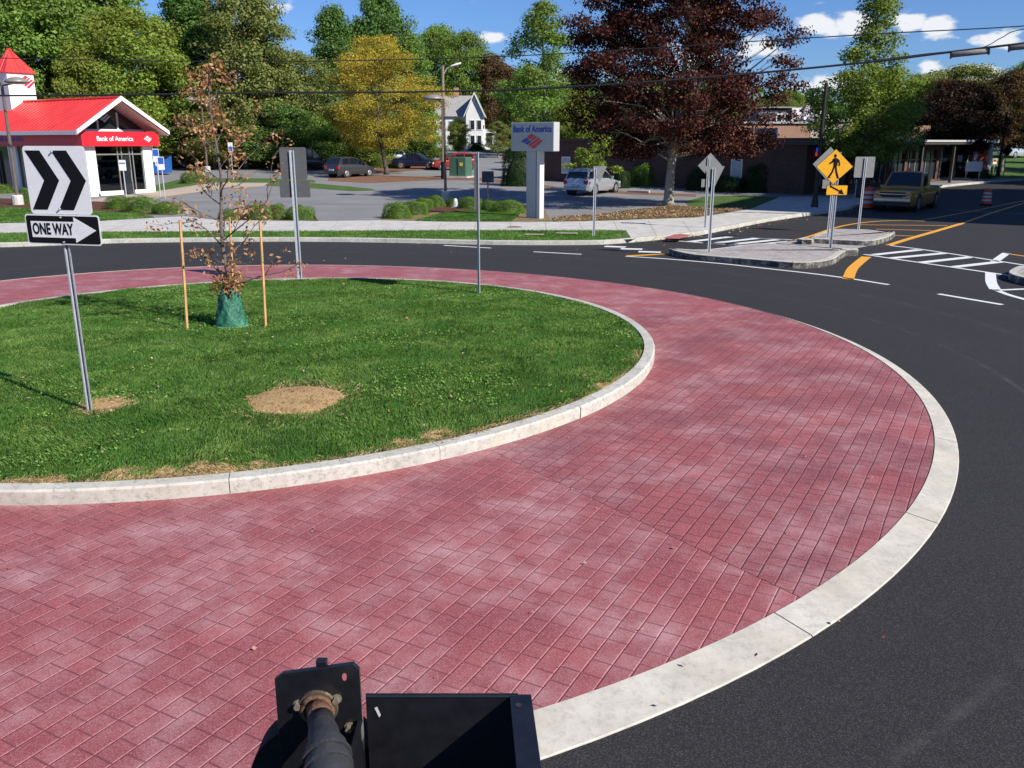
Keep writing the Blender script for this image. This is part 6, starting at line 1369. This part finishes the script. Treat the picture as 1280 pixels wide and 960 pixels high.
    tl = M('tail_light', (.55, .02, .02), .25); hd = M('head_light', (.75, .77, .78), .15); b_r = float(np.interp(-hl*.97, bx, bz)); b_f = .70 if kind != 'pickup' else .88
    for sd in (-1, 1):
        MB().box(-hl-.015, -hl+.16, sd*hw*.62 if sd > 0 else -hw*.90, hw*.90 if sd > 0 else -hw*.62, b_r-.24, b_r-.04).build('tail_light', tl, s, bevel=.02)
        MB().box(hl-.20, hl+.0, sd*hw*.55 if sd > 0 else -hw*.86, hw*.86 if sd > 0 else -hw*.55, b_f-.17, b_f-.02).build('headlight', hd, s, bevel=.02)
        mz = float(np.interp(.28*hl, bx, bz)); MB().box(.30*hl, .30*hl+.12, sd*hw*.98 if sd > 0 else -hw*1.13, hw*1.13 if sd > 0 else -hw*.98, mz+.02, mz+.16).build('mirror', paint, s, bevel=.02)
    MB().box(-hl-.06, -hl+.15, -hw*.88, hw*.88, gz+.12, gz+.30).build('rear_bumper', paint if kind not in ('pickup',) else trm, s, bevel=.03); MB().box(-hl-.03, -hl+.0, -.26, .26, .52, .65).build('licence_plate', M('plate_white', (.7, .7, .68), .5), s)
    MB().box(hl-.10, hl+.06, -hw*.86, hw*.86, gz+(.12 if kind != 'pickup' else .30), gz+(.32 if kind != 'pickup' else .47)).build('front_bumper', paint if kind != 'pickup' else M('chrome_bumper', (.45, .46, .48), .25, .8), s, bevel=.03)
    MB().box(hl-.06, hl+.012, -hw*.48, hw*.48, b_f-.20, b_f-.04).build('grille', trm, s)
    if kind in ('wagon', 'suv'):
        for sd in (-1, 1): MB().tube([(-.7*hl, sd*hw*.66, Ht+.05), (0, sd*hw*.66, Ht+.06)], .018, 5).build('roof_rail', trm, s)
    return s
def cp_(name, col, met=.3): return M(name, col, .28, met, var=.03, coat=.6)
wa = T(739, 241); k = 0
wa = Vector((A(739, 235, 57.5).x, 57.5, terr(57.5)+.12)); wl = T(722, 245.5)
car('station_wagon', 'silver estate car parked with its tail towards the camera, beside the brick wall', 'car', Vector((A(741, 240, 53.6).x, 53.6, .12+terr(53.6))), R(58), cp_('silver_paint', (.50, .53, .56), .5), 4.6, 1.76, 1.45, 'wagon')
car('hatchback', 'grey compact hatchback parked left of the yellow tree', 'car', Vector((A(438, 215, 71).x, 71, .12+terr(71))), R(56), cp_('grey_paint', (.055, .055, .06)), 4.2, 1.76, 1.55, 'hatch')
car('parked_van', 'black van in tree shade behind the grey hatchback', 'van', Vector((A(385, 205, 82).x, 82, .12+terr(82))), R(20), cp_('black_paint', (.012, .014, .02)), 5.0, 1.95, 1.95, 'suv')
car('sedan', 'beige sedan mostly hidden behind the grey hatchback', 'car', Vector((A(443, 192, 90).x, 90, .12+terr(90))), R(5), cp_('beige_paint', (.48, .44, .36)), 4.7, 1.8, 1.45, 'sedan')
car('sport_utility_car', 'white utility car behind the shrubs right of the yellow trunk', 'car', Vector((A(494, 193, 90).x, 90, .12+terr(90))), R(15), cp_('white_car_paint', (.62, .66, .74)), 4.6, 1.85, 1.7, 'suv')
car('sedan', 'dark blue sedan parked facing right beside the slim wooden pole', 'car', Vector((A(522, 200, 84).x, 84, .12+terr(84))), R(-14), cp_('navy_paint', (.012, .02, .06)), 4.6, 1.8, 1.42, 'sedan')
car('hatchback', 'red car partly hidden behind the green utility cabinet', 'car', Vector((A(567, 200, 82).x, 82, .12+terr(82))), R(-160), cp_('red_paint', (.35, .03, .02)), 4.4, 1.78, 1.5, 'hatch')
car('sedan', 'dark car mostly hidden by the evergreen left of the pylon sign', 'car', Vector((A(655, 190, 96).x, 96, .12+terr(96))), R(10), cp_('charcoal_paint', (.03, .03, .035)), 4.6, 1.8, 1.42, 'sedan')
car('sport_utility_car', 'pale car far away on the street at the right edge', 'car', Vector((A(1268, 195, 108).x, 108, .12+terr(108))), R(30), cp_('pale_car_paint', (.5, .55, .6)), 4.6, 1.85, 1.7, 'suv')
tkp = Vector((A(1134, 250, 43.8).x, 43.8, 0)); tr = car('pickup_truck', 'gold pickup truck with amber roof beacon stopped in the shaded side street', 'truck', tkp, R(-129), cp_('gold_paint', (.50, .26, .055), .2), 5.3, 1.95, 1.78, 'pickup')
MB().box(-2.45, -.45, -.78, .78, .95, 1.09).build('cargo_bed', M('dark_trim'), tr)
for sd in (-1, 1): MB().box(-2.6, -.40, sd*.86 if sd > 0 else -.94, .94 if sd > 0 else -.86, 1.03, 1.09).build('bed_rail', M('silver_paint'), tr, bevel=.01)
MB().box(2.42, 2.66, -.84, .84, .26, .47).build('air_dam', M('dark_trim'), tr, bevel=.02)
MB().box(2.60, 2.665, -.60, .60, .72, .93).build('grille_mesh', M('dark_trim'), tr); MB().box(2.664, 2.68, -.62, .62, .815, .85).build('grille_bar', M('chrome_bumper'), tr)
MB().lathe([(.09, 1.82), (.09, 1.95), (.03, 2.0)], 12, (.3, 0)).build('roof_beacon', M('beacon_amber', (.7, .18, .05), .3), tr)
# ------------------------------------------------------------------ the black machine part in the foreground
bkp = M('black_enamel', (.010, .010, .012), .32, var=.3, sc_=18, coat=.4, bmp=.12, bsc=25); rub = M('black_rubber', (.035, .035, .037), .62, var=.2, sc_=30, bmp=.3, bsc=60); rst = M('rusty_steel', (.19, .095, .055), .75, .3, var=.4, sc_=30, bmp=.5, bsc=90); bol = M('worn_zinc', (.33, .28, .2), .45, .6, var=.3, sc_=60)
Y0 = 1.75
mt = thing('machine_attachment', 'black steel bracket and open tray of a machine at the bottom of the view', 'machine part', (0, Y0, 0))
def ML(px, py_, y_=Y0): a = A(px, py_, y_); return Vector((a.x, a.y-Y0, a.z))
pl = [ML(343, 849), (ML(353, 842)), ML(441, 830), ML(449, 837), ML(459, 985), ML(352, 985)]
pts = [(p.x, p.z) for p in pl]; pts = [(x, z) for x, z in pts]
lo = min(z for x, z in pts)
pts[-1] = (pts[-1][0], lo-.25); pts[-2] = (pts[-2][0], lo-.25)
plate = MB().plate(pts[::-1], 0, .012).build('bracket_plate', bkp, mt, bevel=.0015)
sl_ = ML(430.5, 846); MB().plate([(sl_.x+.0055*math.cos(a), sl_.z+.010*math.sin(a)) for a in np.linspace(0, 6.283, 14)[:-1]], -.0012, .0).build('slot', M('stamped_glimpse', (.40, .11, .13), .8), plate)
nb_ = ML(400, 836); MB().box(nb_.x-.013, nb_.x+.013, .0125, .03, nb_.z-.02, nb_.z+.012).build('latch', bkp, plate, bevel=.003)
fc = ML(398, 884)
def ring_y(c, R0, r0, y0, n=28): return MB().tube([(c.x+R0*math.cos(a), y0, c.z+R0*math.sin(a)) for a in np.linspace(0, 6.2832, n)], r0, 8, cap=False)
MB().tube([(fc.x, -.001, fc.z), (fc.x, -.008, fc.z)], [.048, .046], 28).build('flange', M('dull_bronze', (.16, .13, .09), .4, .6, var=.3, sc_=40), mt)
ring_y(fc, .036, .006, -.012).build('collar', rst, mt, smooth=True)
for px, py_ in [(373, 880), (421, 873), (437, 908), (376, 879)][:3]:
    b_ = ML(px, py_); o = MB().tube([(b_.x, -.016, b_.z), (b_.x, -.002, b_.z)], .0085, 6).build('bolt', bol, mt); MB().tube([(b_.x, -.003, b_.z), (b_.x, -.0005, b_.z)], .0125, 12).build('washer', bol, o)
sh0 = Vector((fc.x, -.002, fc.z)); e1 = ML(408, 935, Y0-.16); e2 = ML(413, 985, Y0-.26); e3 = ML(416, 1060, Y0-.42)
MB().tube([sh0, sh0.lerp(e1, .35)], [.029, .028], 24).build('shaft', rst, mt, smooth=True)
MB().tube([sh0.lerp(e1, .30), sh0.lerp(e1, .55), sh0.lerp(e1, .62), sh0.lerp(e1, .85), e1, e1.lerp(e2, .5), e2, e3], [.030, .031, .034, .036, .045, .050, .050, .050], 28).build('rubber_boot', rub, mt, smooth=True)
for f_ in (.25, .55): 
    c = e1.lerp(e2, f_); d_ = (e2-e1).normalized(); MB().tube([c-d_*.004, c+d_*.004], .0535, 28).build('boot_rib', rub, mt)
# round black drum behind the plate's lower left
dc = ML(402, 968, Y0+.05); MB().tube([(dc.x-.005, .02, dc.z), (dc.x-.005, .10, dc.z), (dc.x-.005, .13, dc.z)], [.165, .165, .15], 40).build('drum', M('matte_black', (.006, .006, .006), .9), mt, smooth=False)
# tray
tz = ML(640, 871).z; xL = ML(457, 872).x; xR = ML(637, 870).x
MB().box(xL, xR+.03, .0, .008, tz-.42, tz).build('tray_wall', bkp, mt, bevel=.001)
MB().tube([(xL, .004, tz), (xR+.02, .004, tz)], .006, 8).build('rim_bead', bkp, mt)
fl0 = xR; fl1 = ML(664, 875).x
m = MB(); y_e = -.75; dx = .05
m.add([(fl0, .006, tz+.003), (fl1, .006, tz+.003), (fl1+dx, y_e, tz+.003), (fl0+dx*.9, y_e, tz+.003), (fl0, .006, tz-.006), (fl1, .006, tz-.006), (fl1+dx, y_e, tz-.006), (fl0+dx*.9, y_e, tz-.006)], [(0, 3, 2, 1), (4, 5, 6, 7), (0, 1, 5, 4), (1, 2, 6, 5), (2, 3, 7, 6), (3, 0, 4, 7)])
m.build('side_flange', bkp, mt, bevel=.0012)
MB().add([(fl1-.006, .006, tz-.006), (fl1, .006, tz-.006), (fl1+dx, y_e, tz-.006), (fl1+dx-.006, y_e, tz-.006), (fl1-.006, .006, tz-.42), (fl1, .006, tz-.42), (fl1+dx, y_e, tz-.42), (fl1+dx-.006, y_e, tz-.42)], [(0, 3, 2, 1), (4, 5, 6, 7), (0, 1, 5, 4), (1, 2, 6, 5), (2, 3, 7, 6), (3, 0, 4, 7)]).build('tray_side', bkp, mt)
MB().box(xL-.0, fl1, y_e, .0, tz-.42, tz-.41).build('tray_floor', bkp, mt); MB().box(xL-.02, xL-.008, y_e, -.005, tz-.42, tz-.06).build('tray_side', bkp, mt)
hl_ = ML(648, 884, Y0-.03); MB().tube([(hl_.x, -.035, tz+.0028), (hl_.x, -.035, tz+.0042)], .007, 14).build('bolt_hole', M('hole_dark'), mt)
MB().plate([(xL+.02, tz-.030), (xL+.026, tz-.027), (xL+.034, tz-.050), (xL+.030, tz-.056)], -.0012, -.0002).build('scratch', M('bare_scratch', (.55, .53, .5), .5), mt)
ld = thing('loader_chassis', 'dark wheeled machine chassis carrying the black bracket just below the view', 'machine', (-.1, 0, 0))
MB().box(-.95, .85, -2.0, .95, .55, 1.25).build('body', bkp, ld, bevel=.05); MB().box(-.25, .35, .7, 1.45, .9, 1.25).build('mast', bkp, ld); MB().box(-.20, .30, 1.40, 1.72, .9, 1.52).build('boom', bkp, ld)
for x in (-1.0, .9):
    for y in (-1.4, .55): t = MB().tube([(x-.15, y, .42), (x+.15, y, .42)], .42, 24).build('wheel', rub, ld); MB().tube([(x-.16, y, .42), (x+.16, y, .42)], .2, 16).build('rim', M('wheel_rim'), t)
